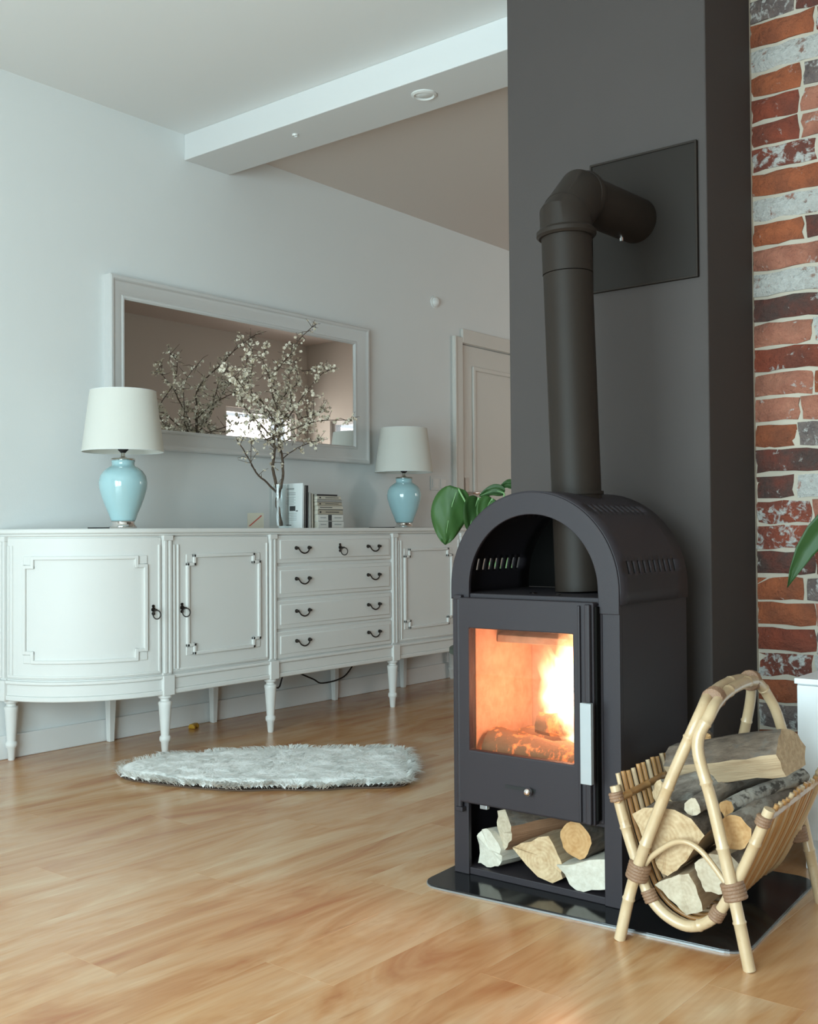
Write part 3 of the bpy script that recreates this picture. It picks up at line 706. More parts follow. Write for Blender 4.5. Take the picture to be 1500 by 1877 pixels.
stack = [(.033, .182, .128, 'book_white', 'thick white book at the bottom of the stack, black square on spine', 1, 0), (.033, .178, .126, 'book_white', 'thick white book second from the bottom of the stack, black square on spine', 1, -.002),
         (.022, .178, .125, 'book_tan', 'tan book third from the bottom of the stack', 2, -.004), (.021, .178, .124, 'book_cream', 'cream book with dark lower edge in the middle of the stack', 3, -.002),
         (.017, .174, .124, 'book_tan', 'thin tan book fifth from the bottom of the stack', 2, -.006), (.013, .174, .122, 'book_grey', 'thin grey book third from the top of the stack', 0, -.008),
         (.017, .168, .120, 'book_cream', 'cream book second from the top of the stack', 2, -.006), (.008, .145, .118, 'book_black', 'thin black booklet on top of the stack of books', 0, -.010)]
z = .9202
for th, ln, dp, mt, lab, dec, dx in stack:
    r = empty('book', (3.768 + dx, 3.605, z), (0, 0, rnd.uniform(-.01, .012))); tag(r, lab, 'book', 'stack of books on the sideboard')
    MB().box(0, ln, 0, dp, 0, .0015).box(0, ln, 0, dp, th - .0017, th - .0002).box(0, ln, 0, .0015, 0, th - .0002).build('cover', mt, r)
    MB().box(.003, ln - .003, .0016, dp - .003, .0016, th - .0018).build('pages', 'paper_cream', r)
    if dec == 1:
        MB().box(.070, .095, -.0006, 0, .002, th - .002).build('spine_square', 'print_dark', r)
        tag(MB().box(.015, .055, -.0006, 0, th * .45, th * .58).box(.115, .165, -.0006, 0, th * .45, th * .58).build('spine_title', 'print_grey', r), kind='stuff')
    elif dec == 2: tag(MB().box(.012, .024, -.0006, 0, th * .3, th * .7).box(.055, .15, -.0006, 0, th * .42, th * .6).build('spine_title', 'print_dark', r), kind='stuff')
    elif dec == 3:
        tag(MB().box(.002, ln - .002, -.0006, 0, .0005, .003).box(.012, .10, -.0006, 0, th * .5, th * .66).build('spine_title', 'print_dark', r), kind='stuff')
    z += th
cd_ = empty('picture_card', (3.482, 3.74, .9202), (0, 0, D2R(-35))); tag(cd_, 'small beige card with a red stroke leaning behind the vase', 'card')
MB().box(-.038, .038, -.002, .002, 0, .072).build('card', 'book_tan', cd_)
MB().add([(-.034, -.0026, .010), (-.026, -.0026, .010), (.030, -.0026, .058), (.026, -.0026, .062)], [(0, 1, 2, 3)]).build('red_stroke', 'card_red', cd_)

# ================================================================== SMALL WALL FITTINGS
r = empty('light_switch', (5.215, YB, 1.15)); tag(r, 'white double light switch on the wall left of the door', 'light switch')
MB().box(-.080, .080, -.008, 0, 0, .085).build('plate', 'wall_paint', r, bevel=.003)
for x in (-.04, .04): MB().box(x - .027, x + .027, -.013, -.008, .014, .071).build('rocker', 'white_plastic', r, bevel=.002)
r = empty('wall_sensor', (5.19, YB, 2.30)); tag(r, 'small round white sensor on the wall above the door height', 'sensor')
MB().tube([(0, 0, 0), (0, -.008, 0)], .038, 24).build('backplate', 'white_plastic', r, smooth=40)
MB().sphere((0, -.008, 0), .030, 18, 10, (1, .8, 1)).build('dome', 'white_plastic', r, smooth=60)
for i, (x, y) in enumerate(((3.385, 2.64), (3.36, 3.345))):
    R_ = .052 if i == 0 else .013
    r = empty('ceiling_spotlight' if i == 0 else 'motion_sensor', (x, y, 2.658)); tag(r, 'round recessed spotlight in the underside of the white beam' if i == 0 else 'tiny round sensor on the underside of the white beam', 'spotlight' if i == 0 else 'sensor')
    MB().lathe([(R_, 0), (R_, -.004), (R_ * .8, -.008), (R_ * .72, -.004), (R_ * .72, 0)], n=28, close=False).build('ring', 'white_plastic', r, smooth=40)
    MB().lathe([(R_ * .72, -.001), (R_ * .5, -.005), (.001, -.007)], n=24, close=False).build('lens', 'paper_white', r, smooth=60)
# cables and toy under the sideboard
cb = MB().tube(smooth_path([(3.25, 3.90, .235), (3.36, 3.84, .20), (3.50, 3.80, .225), (3.62, 3.83, .20), (3.74, 3.86, .13), (3.80, 3.86, .21), (3.98, 3.86, .15), (4.10, 3.90, .11), (4.30, 3.93, .12), (4.42, 3.948, .20)], 6), .004, 7)
tag(cb.build('power_cable', 'black_plastic', smooth=60), 'thin black cable sagging below the sideboard', 'cable')
r = empty('yellow_toy', (3.24, 3.90, 0), (0, 0, .4)); tag(r, 'small yellow plastic toy on the floor under the sideboard', 'toy')
MB().box(-.026, .026, -.012, .012, .006, .022).build('body', 'yellow_plastic', r, bevel=.005)
for x in (-.016, .016): MB().tube([(x, -.015, .008), (x, .015, .008)], .008, 12).build('wheel', 'yellow_plastic', r, smooth=40)

# ================================================================== SHEEPSKIN RUG
base_poly = [(2.43, 3.37), (2.53, 3.45), (2.72, 3.43), (2.90, 3.30), (3.08, 3.14), (3.24, 2.97), (3.37, 2.79), (3.36, 2.72), (3.20, 2.58), (3.06, 2.46), (2.96, 2.40), (2.88, 2.44), (2.80, 2.535), (2.71, 2.60), (2.62, 2.73), (2.55, 2.80), (2.485, 2.92), (2.435, 3.08), (2.405, 3.22), (2.405, 3.31)]
rug = empty('sheepskin_rug', (2.88, 2.9, 0)); tag(rug, 'long white shaggy sheepskin rug lying on the floor before the sideboard', 'rug')
poly = [(p.x, p.y) for p in smooth_path([(x, y, 0) for x, y in base_poly] + [(base_poly[0][0], base_poly[0][1], 0)], 3)[:-1]]
cx0, cy0 = 2.86, 2.93
MB().prism([(cx0 + (x - cx0) * .975, cy0 + (y - cy0) * .975) for x, y in poly], .001, .006).build('hide', 'rug_hide', rug, off=rug.location)
def inside(x, y):
    c = False; n = len(poly)
    for i in range(n):
        (x1, y1), (x2, y2) = poly[i], poly[i - 1]
        if (y1 > y) != (y2 > y) and x < (x2 - x1) * (y - y1) / (y2 - y1) + x1: c = not c
    return c
cx = sum(p[0] for p in poly) / len(poly); cy = sum(p[1] for p in poly) / len(poly)
def edge_dist(x, y):
    best = 9
    for i in range(len(poly)):
        (x1, y1), (x2, y2) = poly[i], poly[i - 1]; dx, dy = x2 - x1, y2 - y1; t = max(0, min(1, ((x - x1) * dx + (y - y1) * dy) / (dx * dx + dy * dy + 1e-12)))
        best = min(best, math.hypot(x - x1 - dx * t, y - y1 - dy * t))
    return best
def pile_z(x, y, e): return .008 + min(1, e / .05) ** .5 * (.024 + .006 * noise.noise(Vector((x * 14, y * 14, 0))) + .003 * noise.noise(Vector((x * 45, y * 45, 5))))
# dense woolly pile under the hair tips
G = .0125; idx = {}; pv = []; pfc = []
for i in range(85):
    for j in range(92):
        x, y = 2.38 + i * G, 2.36 + j * G
        if inside(x, y): e = edge_dist(x, y); idx[i, j] = len(pv); pv.append((x, y, pile_z(x, y, e)))
for (i, j) in idx:
    q = [idx.get(k) for k in ((i, j), (i + 1, j), (i + 1, j + 1), (i, j + 1))]
    if None not in q: pfc.append(tuple(q))
MB().add(pv, pfc).build('pile', 'fur_pile', rug, off=rug.location, smooth=180)
vs = []; fs = []; n = 0
while n < 9000:
    x, y = rnd.uniform(2.38, 3.40), rnd.uniform(2.38, 3.47)
    if not inside(x, y): continue
    e_ = edge_dist(x, y); edge = e_ < .022
    if not edge and rnd.random() < .80: continue
    n += 1
    cl = noise.noise_vector(Vector((x * 12, y * 12, 0))); a = math.atan2(cl.y, cl.x) + rnd.gauss(0, .5)
    L = rnd.uniform(.022, .042) * (1.15 if edge else 1); dx, dy = math.cos(a), math.sin(a); zb = pile_z(x, y, e_) - .002; hh = .16
    if edge:
        o = Vector((x - cx, y - cy)).normalized(); dx, dy = (o.x * .75 + dx * .5, o.y * .75 + dy * .5); hh = .45
    w_ = rnd.uniform(.0012, .0022); px_, py_ = -dy * w_, dx * w_; k = len(vs)
    m_ = (x + dx * L * .45, y + dy * L * .45, zb + L * hh * .8); e = (x + dx * L, y + dy * L, zb + L * hh * .75)
    vs += [(x - px_, y - py_, zb), (x + px_, y + py_, zb), (m_[0] + px_, m_[1] + py_, m_[2]), (m_[0] - px_, m_[1] - py_, m_[2]), e]
    fs += [(k, k + 1, k + 2, k + 3), (k + 3, k + 2, k + 4)]
tag(MB().add(vs, fs).build('fur', 'fur', rug, off=rug.location, smooth=180), kind='stuff')

# ================================================================== HEARTH PLATE
def rounded(w2, d2, r, n=8):
    pts = []
    for cx_, cy_, a0 in ((w2 - r, -d2 + r, -90), (w2 - r, d2 - r, 0), (-w2 + r, d2 - r, 90), (-w2 + r, -d2 + r, 180)):
        for i in range(n + 1): a = D2R(a0 + 90 * i / n); pts.append((cx_ + r * math.cos(a), cy_ + r * math.sin(a)))
    return pts
hp = empty('hearth_plate', (2.4736, 1.3184, 0), (0, 0, D2R(-90 + 4))); tag(hp, 'glossy black hearth plate with rounded corners under the stove', 'hearth plate')
MB().prism(rounded(.415, .295, .055), .0003, .0078).build('plate', 'hearth_glass', hp, bevel=.0015)
MB().prism(rounded(.4165, .2965, .056), .0003, .0048).build('rim', 'hearth_edge', hp)

# ================================================================== STOVE (local x = right, y = depth, z = up)
SW, SD = .242, .385; ZB = .008
st = empty('wood_stove', (2.2823, 1.4515, 0), (0, 0, D2R(-90 + 1.0)))
tag(st, 'black steel wood burning stove with arched hood, lit fire and log niche', 'stove')
def sp(mb, name, mat='stove_steel', parent=st, bevel=.002, smooth=None, **k): return mb.build(name, mat, parent, bevel=bevel, smooth=smooth, **k)
for sx in (-1, 1):
    sp(MB().box(sx * SW, sx * (SW - .006), .012, SD, ZB, .735), 'side_panel')
    sp(MB().box(sx * SW, sx * (SW - .046), 0, .014, ZB, .722), 'front_stile')
sp(MB().box(-SW + .006, SW - .006, SD - .008, SD, ZB, .735), 'back_panel', 'stove_dark')
sp(MB().box(-SW + .007, SW - .007, .006, SD - .009, ZB, .026), 'niche_floor')
sp(MB().box(-SW + .007, SW - .007, .015, SD - .009, .188, .200), 'firebox_base')
sp(MB().box(-SW + .0065, SW - .0065, .002, SD - .009, .722, .738), 'top_plate')
sp(MB().frame((-SW + .0465, SW - .0465, .2005, .7215), (-.180, .140, .328, .660), .0005, .0135), 'front_plate')  # added behind the door to stop firelight leaking past its edges
# fire chamber lining
FB = (-.19, .19, .03, .31, .21, .70)
sp(MB().box(FB[0], FB[1], FB[3], FB[3] + .025, FB[4], FB[5]), 'firebrick', 'vermiculite')
for sx in (-1, 1): sp(MB().box(sx * .19, sx * .215, FB[2], FB[3] + .025, FB[4], FB[5]), 'firebrick', 'vermiculite')
sp(MB().box(FB[0], FB[1], FB[2], FB[3], .201, .215), 'firebrick', 'vermiculite')
bf = MB().add([(-.188, .13, .60), (.188, .13, .60), (.188, .309, .655), (-.188, .309, .655), (-.188, .13, .62), (.188, .13, .62), (.188, .309, .675), (-.188, .309, .675)],
              [(0, 3, 2, 1), (4, 5, 6, 7), (0, 1, 5, 4), (1, 2, 6, 5), (2, 3, 7, 6), (3, 0, 4, 7)]); sp(bf, 'baffle', 'vermiculite')
# door
dx0, dx1, dz0, dz1 = -.2055, .1855, .200, .728; wx0, wx1, wz0, wz1 = -.1745, .1295, .337, .650
sdoor = sp(MB().frame((dx0, dx1, dz0, dz1), (wx0, wx1, wz0, wz1), -.024, -.001), 'door', bevel=.003)
MB().box(wx0 - .006, wx1 + .006, -.014, -.009, wz0 - .006, wz1 + .006).build('window_pane', 'stove_glass', sdoor)
sp(MB().box(.145, .152, -.031, -.024, dz0 + .004, dz1 - .008), 'door_rib', parent=sdoor)
sp(MB().box(.166, .181, -.036, -.024, dz0 + .002, dz1 - .004), 'door_rib', parent=sdoor, bevel=.004)
sp(MB().box(.1855, .192, -.020, -.002, dz0 + .01, dz1 - .01), 'door_gap_filler', 'stove_dark', parent=sdoor)  # dark strip added in the gap to stop firelight leaking out
hn = sp(MB().box(.1655, .1945, -.058, -.044, .303, .4935), 'handle', 'brushed_steel', parent=sdoor, bevel=.0015)
for z in (.335, .462): sp(MB().tube([(.175, -.045, z), (.175, -.0365, z)], .006, 10), 'handle_post', 'stove_dark', sdoor, 0, 40)
sp(MB().box(-.066, .022, -.0255, -.0242, .2545, .2635), 'air_slot', 'black_plastic', sdoor, 0)
kn = MB().tube([(.008, -.0245, .2575), (.008, -.034, .2575)], .006, 10).sphere((.008, -.038, .2575), .0105, 14, 10); sp(kn, 'air_knob', 'chrome', sdoor, 0, 60)
sp(MB().tube([(-.2145, -.010, .185), (-.2145, -.010, .726)], .0075, 12), 'hinge_rod', bevel=0, smooth=40)
for z in (.172, .722): sp(MB().box(-.226, -.203, -.018, .001, z, z + .012), 'hinge_bracket')
sp(MB().box(-.150, -.128, -.016, -.002, .188, .1995), 'latch', 'hearth_edge')
# arched hood with real vent slots
CZ = .754
def arch(t): # t in degrees 0..180 from right to left
    return (SW * math.cos(D2R(t)), CZ + SW * math.sin(D2R(t)))
prof = [(SW, .7225, None), (SW, CZ, 0.0)]
degs = sorted(set([float(k) for k in range(4, 180, 4)] + [9.5, 12, 14.5, 17, 51.5, 54, 56.5, 59, 180 - 9.5, 180 - 12, 180 - 14.5, 180 - 17, 180 - 51.5, 180 - 54, 180 - 56.5, 180 - 59]))
degs = [0.0] + degs + [180.0]
hoodp = [(SW, .7225, -1)] + [(*arch(t), t) for t in degs] + [(-SW, .7225, 181)]
ys = [0.0]; slots = []
for i in range(10):
    a = .048 + i * .0292; ys += [a, a + .0105]; slots.append((a, a + .0105))
ys += [SD]; ys = sorted(ys)
def is_slot(t, y):
    row = any(lo < t < hi for lo, hi in ((9.5, 17), (163, 170.5), (51.5, 59), (121, 128.5)))
    return row and any(a < y < b for a, b in slots)
m = MB(); vs = []; fs = []
for x, z, t in hoodp:
    for y in ys: vs.append((x, y, z))
n = len(ys)
for i in range(len(hoodp) - 1):
    for j in range(n - 1):
        if is_slot((hoodp[i][2] + hoodp[i + 1][2]) / 2, (ys[j] + ys[j + 1]) / 2): continue
        fs.append((i * n + j, (i + 1) * n + j, (i + 1) * n + j + 1, i * n + j + 1))
m.add(vs, fs); hood = m.build('hood', 'stove_steel', st, smooth=30, solid=.004)
# front ring of the hood
ri = .187; m = MB(); vs = []; fs = []; k = 0
op = [(SW + .001, .700)] + [((SW + .001) * math.cos(D2R(t)), CZ + (SW + .001) * math.sin(D2R(t))) for t in range(0, 181, 4)] + [(-SW - .001, .724)]
ip = [(ri + .003, .700)] + [(ri * math.cos(D2R(t)), CZ + ri * math.sin(D2R(t))) for t in range(0, 181, 4)] + [(-ri, .724)]
n = len(op)
for y in (-.004, .006):
    vs += [(x, y, z) for x, z in op] + [(x, y, z) for x, z in ip]
for i in range(n - 1):
    o0, i0, o1, i1 = i, n + i, 2 * n + i, 3 * n + i
    fs += [(o0, i0, i0 + 1, o0 + 1), (o1, o1 + 1, i1 + 1, i1), (o0, o0 + 1, o1 + 1, o1), (i0, i1, i1 + 1, i0 + 1)]
fs += [(0, 2 * n, 3 * n, n), (n - 1, 2 * n - 1, 4 * n - 1, 3 * n - 1)]
m.add(vs, fs); sp(m, 'hood_front', bevel=.0015, smooth=30)
bk = [(SW - .002, .7385)] + [((SW - .002) * math.cos(D2R(t)), CZ + (SW - .002) * math.sin(D2R(t))) for t in range(0, 181, 4)] + [(-SW + .002, .7385)]
m = MB(); n = len(bk); m.add([(x, SD - .006, z) for x, z in bk] + [(x, SD - .001, z) for x, z in bk], [tuple(range(n)), tuple(range(2 * n - 1, n - 1, -1))] + [(i, n + i, n + (i + 1) % n, (i + 1) % n) for i in range(n)])
sp(m, 'hood_back', 'stove_dark', bevel=0)  # hood interior shade put into the colour, same paint as outside
for (x, y, r_) in ((-.03, .06, .0075), (.045, .055, .0055)): sp(MB().sphere((x, y, .740), r_, 10, 6, (1.6, 1, .35)), 'bolt', 'chrome', bevel=0, smooth=60)
# burning logs and embers, ash
def rough_log(mb, p0, p1, r0, r1, seed=0, n=16, k=9):
    q = random.Random(seed); p0, p1 = Vector(p0), Vector(p1); pts = [p0.lerp(p1, i / (k - 1)) + Vector((q.uniform(-1, 1), q.uniform(-1, 1), q.uniform(-1, 1))) * .003 for i in range(k)]
    b = len(mb.v); mb.tube(pts, [r0 + (r1 - r0) * i / (k - 1) for i in range(k)], n)
    for i in range(b, len(mb.v)): mb.v[i] += Vector((q.uniform(-1, 1), q.uniform(-1, 1), q.uniform(-1, 1))) * .004
    return mb
sp(rough_log(MB(), (-.172, .085, .322), (.172, .075, .308), .056, .050, 1), 'burning_log', 'ember', bevel=0, smooth=50)
sp(rough_log(MB(), (-.15, .205, .315), (.16, .215, .315), .056, .050, 2), 'burning_log', 'ember', bevel=0, smooth=50)
sp(rough_log(MB(), (-.06, .13, .395), (.165, .17, .400), .028, .034, 3), 'burning_log', 'ember', bevel=0, smooth=50)
m = MB(); vs = []; fs = []; N = 22
for i in range(N + 1):
    for j in range(13): x = -.186 + .372 * i / N; y = .034 + .27 * j / 12; vs.append((x, y, .222 + .022 * noise.noise(Vector((x * 25, y * 25, 3)))))
for i in range(N):
    for j in range(12): a = i * 13 + j; fs.append((a, a + 13, a + 14, a + 1))
m.add(vs, fs); sp(m, 'ash_bed', 'ash', bevel=0, smooth=80)
for x in (-.12, .0, .12): sp(rough_log(MB(), (x, .045, .248), (x + .01, .29, .246), .026, .024, int(x * 100) + 40, 12, 6), 'charred_log', 'charred_wood', bevel=0, smooth=50)
# flames and an added haze of glow: emitting gas bodies
def flame(pts, rad, mat='flame'):
    m = MB(); m.tube(smooth_path(pts, 4), [rad[min(int(i / 4), len(rad) - 1)] + (rad[min(int(i / 4) + 1, len(rad) - 1)] - rad[min(int(i / 4), len(rad) - 1)]) * ((i % 4) / 4) for i in range((len(pts) - 1) * 4 + 1)], 14)
    o = sp(m, 'flame', mat, bevel=0, smooth=80); return o
flame([(.085, .15, .33), (.085, .15, .41), (.09, .145, .50), (.10, .135, .58), (.11, .11, .66), (.11, .10, .71)], [.05, .085, .10, .10, .085, .03])
flame([(.03, .15, .36), (.025, .15, .43), (.035, .145, .50), (.02, .14, .56), (.035, .13, .62)], [.03, .060, .062, .045, .005])
flame([(-.025, .16, .39), (-.035, .16, .45), (-.02, .155, .51), (-.045, .15, .56), (-.04, .145, .60)], [.02, .042, .045, .03, .004])
flame([(.0, .165, .24), (.0, .165, .34), (.0, .165, .46), (.0, .165, .58), (.0, .165, .69)], [.10, .13, .135, .13, .08], 'flame_glow')  # added haze volume: orange glow filling the firebox, not a tongue of fire
fl_ = bpy.data.lights.new('fire_light', 'POINT'); fl_.energy = 1.7; fl_.color = (1, .24, .08); fl_.shadow_soft_size = .06
fo_ = bpy.data.objects.new('fire_light', fl_); COL.objects.link(fo_); fo_.parent = st; fo_.location = (.04, .12, .50)

# ================================================================== FLUE PIPE AND WALL PLATE
PA = Vector((2.475, 1.428, .9)); PT = Vector((2.470, 1.452, 1.690))
fp = empty('flue_pipe', (PA.x, PA.y, .742)); tag(fp, 'dark steel flue pipe with an elbow rising from the stove into the chimney', 'flue pipe')
OFP = fp.location.copy(); AX = (PT - PA).normalized()
at = lambda z: PA + AX * ((z - PA.z) / AX.z)
def fpb(m, name, par=fp): return m.build(name, 'flue_steel', par, off=OFP, smooth=40)
fpb(MB().tube([at(.742), at(1.576)], .0650, 40), 'pipe_section')
fpb(MB().tube([at(1.578), at(1.700)], .0662, 40), 'pipe_section')
fpb(MB().tube([at(.9925), at(1.0005)], .071, 40), 'rosette')
fpb(MB().tube([at(1.674), at(1.680), at(1.690), at(1.697)], [.0730, .0790, .0790, .072], 40), 'collar')
PE = Vector((2.842, 1.436, 1.800))
B0 = at(1.694); dirh = (Vector((PE.x, PE.y, PE.z)) - Vector((B0.x, B0.y, PE.z))).normalized()
B1 = at(1.728); C1 = Vector((B1.x, B1.y, 1.800)) + dirh * .072
def mitre_tube(pts, r, n=40):
    pts = [Vector(p) for p in pts]; k = len(pts); vs = []; fs = []
    side = AX.cross(dirh).normalized()
    for i in range(k):
        if i == 0: nrm = (pts[1] - pts[0]).normalized()
        elif i == k - 1: nrm = (pts[-1] - pts[-2]).normalized()
        else: nrm = ((pts[i + 1] - pts[i]).normalized() + (pts[i] - pts[i - 1]).normalized()).normalized()
        seg = (pts[min(i + 1, k - 1)] - pts[min(i + 1, k - 1) - 1]).normalized(); inpl = side.cross(nrm).normalized(); sc = 1 / max(.3, abs(nrm.dot(seg)))
        for j in range(n): a = 2 * PI * j / n; vs.append(pts[i] + side * math.cos(a) * r + inpl * math.sin(a) * r * sc)
    for i in range(k - 1):
        for j in range(n): j2 = (j + 1) % n; fs.append((i * n + j, i * n + j2, (i + 1) * n + j2, (i + 1) * n + j))
    return MB().add(vs, fs)
E1 = C1 + dirh * .03
fpb(mitre_tube([B0, B1, C1, E1], .0685), 'elbow')
mid = (B1 + C1) / 2; dd = (C1 - B1).normalized()
fpb(MB().tube([B1 + dd * .012, B1 + dd * .020], [.0695, .0695], 40), 'elbow_seam')
fpb(MB().tube([C1 - dirh * .002, C1 + dirh * .006, C1 + dirh * .020], [.071, .0735, .071], 40), 'collar')
fpb(MB().tube([E1 - dirh * .006, PE], .0650, 40), 'pipe_section')
m = MB().tube([PE + dirh * -.085 + Vector((0, 0, -.064)), PE + dirh * -.085 + Vector((0, 0, -.076))], .005, 8); m.build('screw', 'chrome', fp, off=OFP, smooth=40)
wp = empty('flue_wall_plate', (CX, 1.413, 1.608)); tag(wp, 'square black steel plate where the flue pipe enters the chimney', 'wall plate')
MB().box(-.009, 0, -.166, .172, 0, .386).build('plate', 'plate_black', wp, bevel=.002)
MB().frame((-.166, .172, 0, .386), (-.160, .166, .006, .380), 0, .004).build('rim', 'flue_steel', wp, rot=(0, 0, D2R(90)), loc=(-.0092, 0, 0), bevel=.001)

# ================================================================== LOGS
def log(name, p0, p1, prof, roll_, label, mats, group, seed=1, cat='log', jit=.0022, bend=0.0):
    """prof: list of (x, y, flag) around the section, flag 0 = bark edge following, 1 = split face"""
    q = random.Random(seed); p0, p1 = Vector(p0), Vector(p1); d = p1 - p0; L = d.length; k = 9
    pts = []; n0 = len(prof)
    for i in range(n0):
        x, y, f = prof[i]; x2, y2, _ = prof[(i + 1) % n0]; pts.append((x, y, f))
        if f == 1:
            for t in (.33, .66): pts.append((x + (x2 - x) * t, y + (y2 - y) * t, 1))
    n = len(pts); m = MB(); vs = []; fs = []; mi = []
    ph = [q.uniform(0, 9) for _ in range(3)]
    for i in range(k):
        z = L * (i / (k - 1) - .5); bx = bend * math.sin(PI * i / (k - 1))
        for x, y, f in pts:
            w_ = noise.noise(Vector((x * 22 + ph[0], y * 22 + ph[1], z * 9 + ph[2]))); s_ = 1 + .10 * w_
            zz = z + (q.uniform(-.004, .004) if i in (0, k - 1) else 0)
            vs.append((x * s_ + bx + q.uniform(-jit, jit), y * s_ + q.uniform(-jit, jit), zz))
    for i in range(k - 1):
        for j in range(n): j2 = (j + 1) % n; fs.append((i * n + j, i * n + j2, (i + 1) * n + j2, (i + 1) * n + j)); mi.append(1 if pts[j][2] else 0)
    cxx = sum(p[0] for p in pts) / n; cyy = sum(p[1] for p in pts) / n
    for e, i in ((0, 0), (1, k - 1)):
        c = len(vs); vs.append((cxx, cyy, L * (e - .5)))
        for j in range(n): j2 = (j + 1) % n; fs.append((c, i * n + j2, i * n + j) if e == 0 else (c, i * n + j, i * n + j2)); mi.append(2)
    m.v = [Vector(v) for v in vs]; m.f = fs; m.mi = mi
    o = m.build(name, mats, smooth=38)
    Zx = d.normalized(); up = Vector((0, 0, 1)); Xx = up.cross(Zx).normalized(); Yx = Zx.cross(Xx)
    R_ = Matrix((Xx, Yx, Zx)).transposed().to_4x4() @ Matrix.Rotation(roll_, 4, 'Z'); R_.translation = (p0 + p1) / 2; o.matrix_world = R_
    tag(o, label, cat, group); return o
def rnd_prof(r, n=18, sx=1, sy=1): return [(r * sx * math.cos(2 * PI * i / n), r * sy * math.sin(2 * PI * i / n), 0) for i in range(n)]
def wedge(r, a0, a1, n=9, px_=0, py_=0):    # bark arc from a0 to a1 then two split faces to the point (px,py)
    pts = [(r * math.cos(D2R(a0 + (a1 - a0) * i / n)), r * math.sin(D2R(a0 + (a1 - a0) * i / n)), 0) for i in range(n + 1)]
    pts[-1] = (pts[-1][0], pts[-1][1], 1); pts.append((px_, py_, 1)); 
    c = (sum(p[0] for p in pts) / len(pts), sum(p[1] for p in pts) / len(pts)); return [(p[0] - c[0], p[1] - c[1], p[2]) for p in pts]
def block(pts): return [(x, y, 1) for x, y in pts]
BG, BB_, BW = ['bark_grey', 'wood_split', 'wood_end'], ['bark_brown', 'wood_split', 'wood_end_warm'], ['bark_birch', 'wood_split_pale', 'wood_end_pale']
PALE = ['wood_split_pale', 'wood_split_pale', 'wood_split_pale']
# section axes seen from the room: after up x axis, section +x points to the viewer's left for logs running away (+X)
G1 = 'firewood in the niche under the stove'
def pf(pts, bark=()): return [(x, y, 0 if i in bark else 1) for i, (x, y) in enumerate(pts)]
log('firewood_log', (2.300, 1.596, .076), (2.58, 1.540, .080), pf([(.046, .022), (.032, .040), (.004, .052), (-.023, .030), (-.041, .0), (-.044, -.019), (-.028, -.037), (.012, -.046), (.040, -.040)]), 0, 'pale barkless log at the left end of the stove niche', PALE, G1, 3)
log('firewood_log', (2.302, 1.553, .135), (2.56, 1.425, .150), pf([(.026, .043), (-.008, .050), (-.045, .021), (-.031, -.017), (.006, -.055), (.027, -.034), (.029, -.002)], (0, 1)), 0, 'split log with brown bark resting on the pale log in the stove niche', ['bark_brown', 'wood_split_red', 'wood_end_pale'], G1, 4)
log('firewood_log', (2.296, 1.440, .076), (2.58, 1.435, .076), pf([(.082, .015), (.058, .034), (-.026, .068), (-.062, .010), (-.064, -.030), (-.033, -.044), (.007, -.040), (.038, -.014)], (4, 5, 6, 7)), 0, 'split log with a warm cut face in the middle of the stove niche', ['bark_brown', 'wood_split', 'wood_end'], G1, 5)
log('firewood_log', (2.306, 1.346, .143), (2.58, 1.330, .140), rnd_prof(.044, 20), .0, 'round log with dark bark and orange cut face under the stove door', BB_, G1, 6)
log('firewood_log', (2.294, 1.325, .068), (2.57, 1.325, .068), pf([(.064, .010), (.0, .030), (-.075, .050), (-.080, -.020), (-.004, -.040), (.017, -.041), (.037, -.020)]), 0, 'pale split log at the right end of the stove niche', PALE, G1, 7)

# ================================================================== BAMBOO LOG BASKET
bk_ = empty('log_basket', (2.39, 1.0, 0)); tag(bk_, 'bamboo and rattan log basket with arched handle beside the stove', 'basket'); OBK = bk_.location.copy()
def bamboo(name, pts, r, mat='bamboo', n=12, nodes=.135, parent=bk_, k=6):
    P_ = smooth_path(pts, k); L = 0; rr = []; pp = []; nxt = nodes * .6
    for i, p in enumerate(P_):
        if i: L += (p - P_[i - 1]).length
        if nodes and L > nxt and i < len(P_) - 1:
            d = (P_[min(i + 1, len(P_) - 1)] - p).normalized()
            for o_, f in ((-.004, 1.0), (-.001, 1.13), (.001, 1.13), (.004, 1.0)): pp.append(p + d * o_); rr.append(r * f)
            nxt += nodes * rnd.uniform(.85, 1.2)
        else: pp.append(p); rr.append(r)
    return MB().tube(pp, rr, n).build(name, mat, parent, off=OBK, smooth=50)
def lash(c, d, r=.0185, L=.030, k=5):
    c, d = Vector(c), Vector(d).normalized(); pts = []; rr = []
    for i in range(k * 4 + 1): pts.append(c + d * L * (i / (k * 4) - .5)); rr.append(r + .0016 * abs(math.sin(PI * i / 4)))
    return MB().tube(pts, rr, 14).build('lashing', 'lashing', bk_, off=OBK, smooth=60)
LP = [(2.139, 1.139, .0), (2.150, 1.104, .150), (2.158, 1.030, .345), (2.168, .984, .455), (2.192, .966, .512), (2.240, .972, .534), (2.330, .982, .545), (2.440, .993, .546), (2.530, 1.003, .537), (2.590, 1.012, .505), (2.615, 1.040, .400), (2.630, 1.100, .200), (2.640, 1.160, .008)]
RP = [(2.148, .850, .0), (2.151, .884, .150), (2.156, .928, .322), (2.160, .962, .440), (2.186, .945, .505), (2.236, .948, .528), (2.330, .957, .541), (2.440, .968, .543), (2.540, .980, .533), (2.592, .972, .495), (2.612, .948, .420), (2.630, .905, .200), (2.642, .868, .0)]
bamboo('pole', LP, .0128); bamboo('pole', RP, .0128)
HO = [(1.163, .328), (1.137, .240), (1.108, .160), (1.082, .100), (1.040, .064), (.985, .054), (.930, .088), (.888, .160), (.850, .240), (.812, .330)]
def shift(x): return .035 * (x - 2.165) / .45
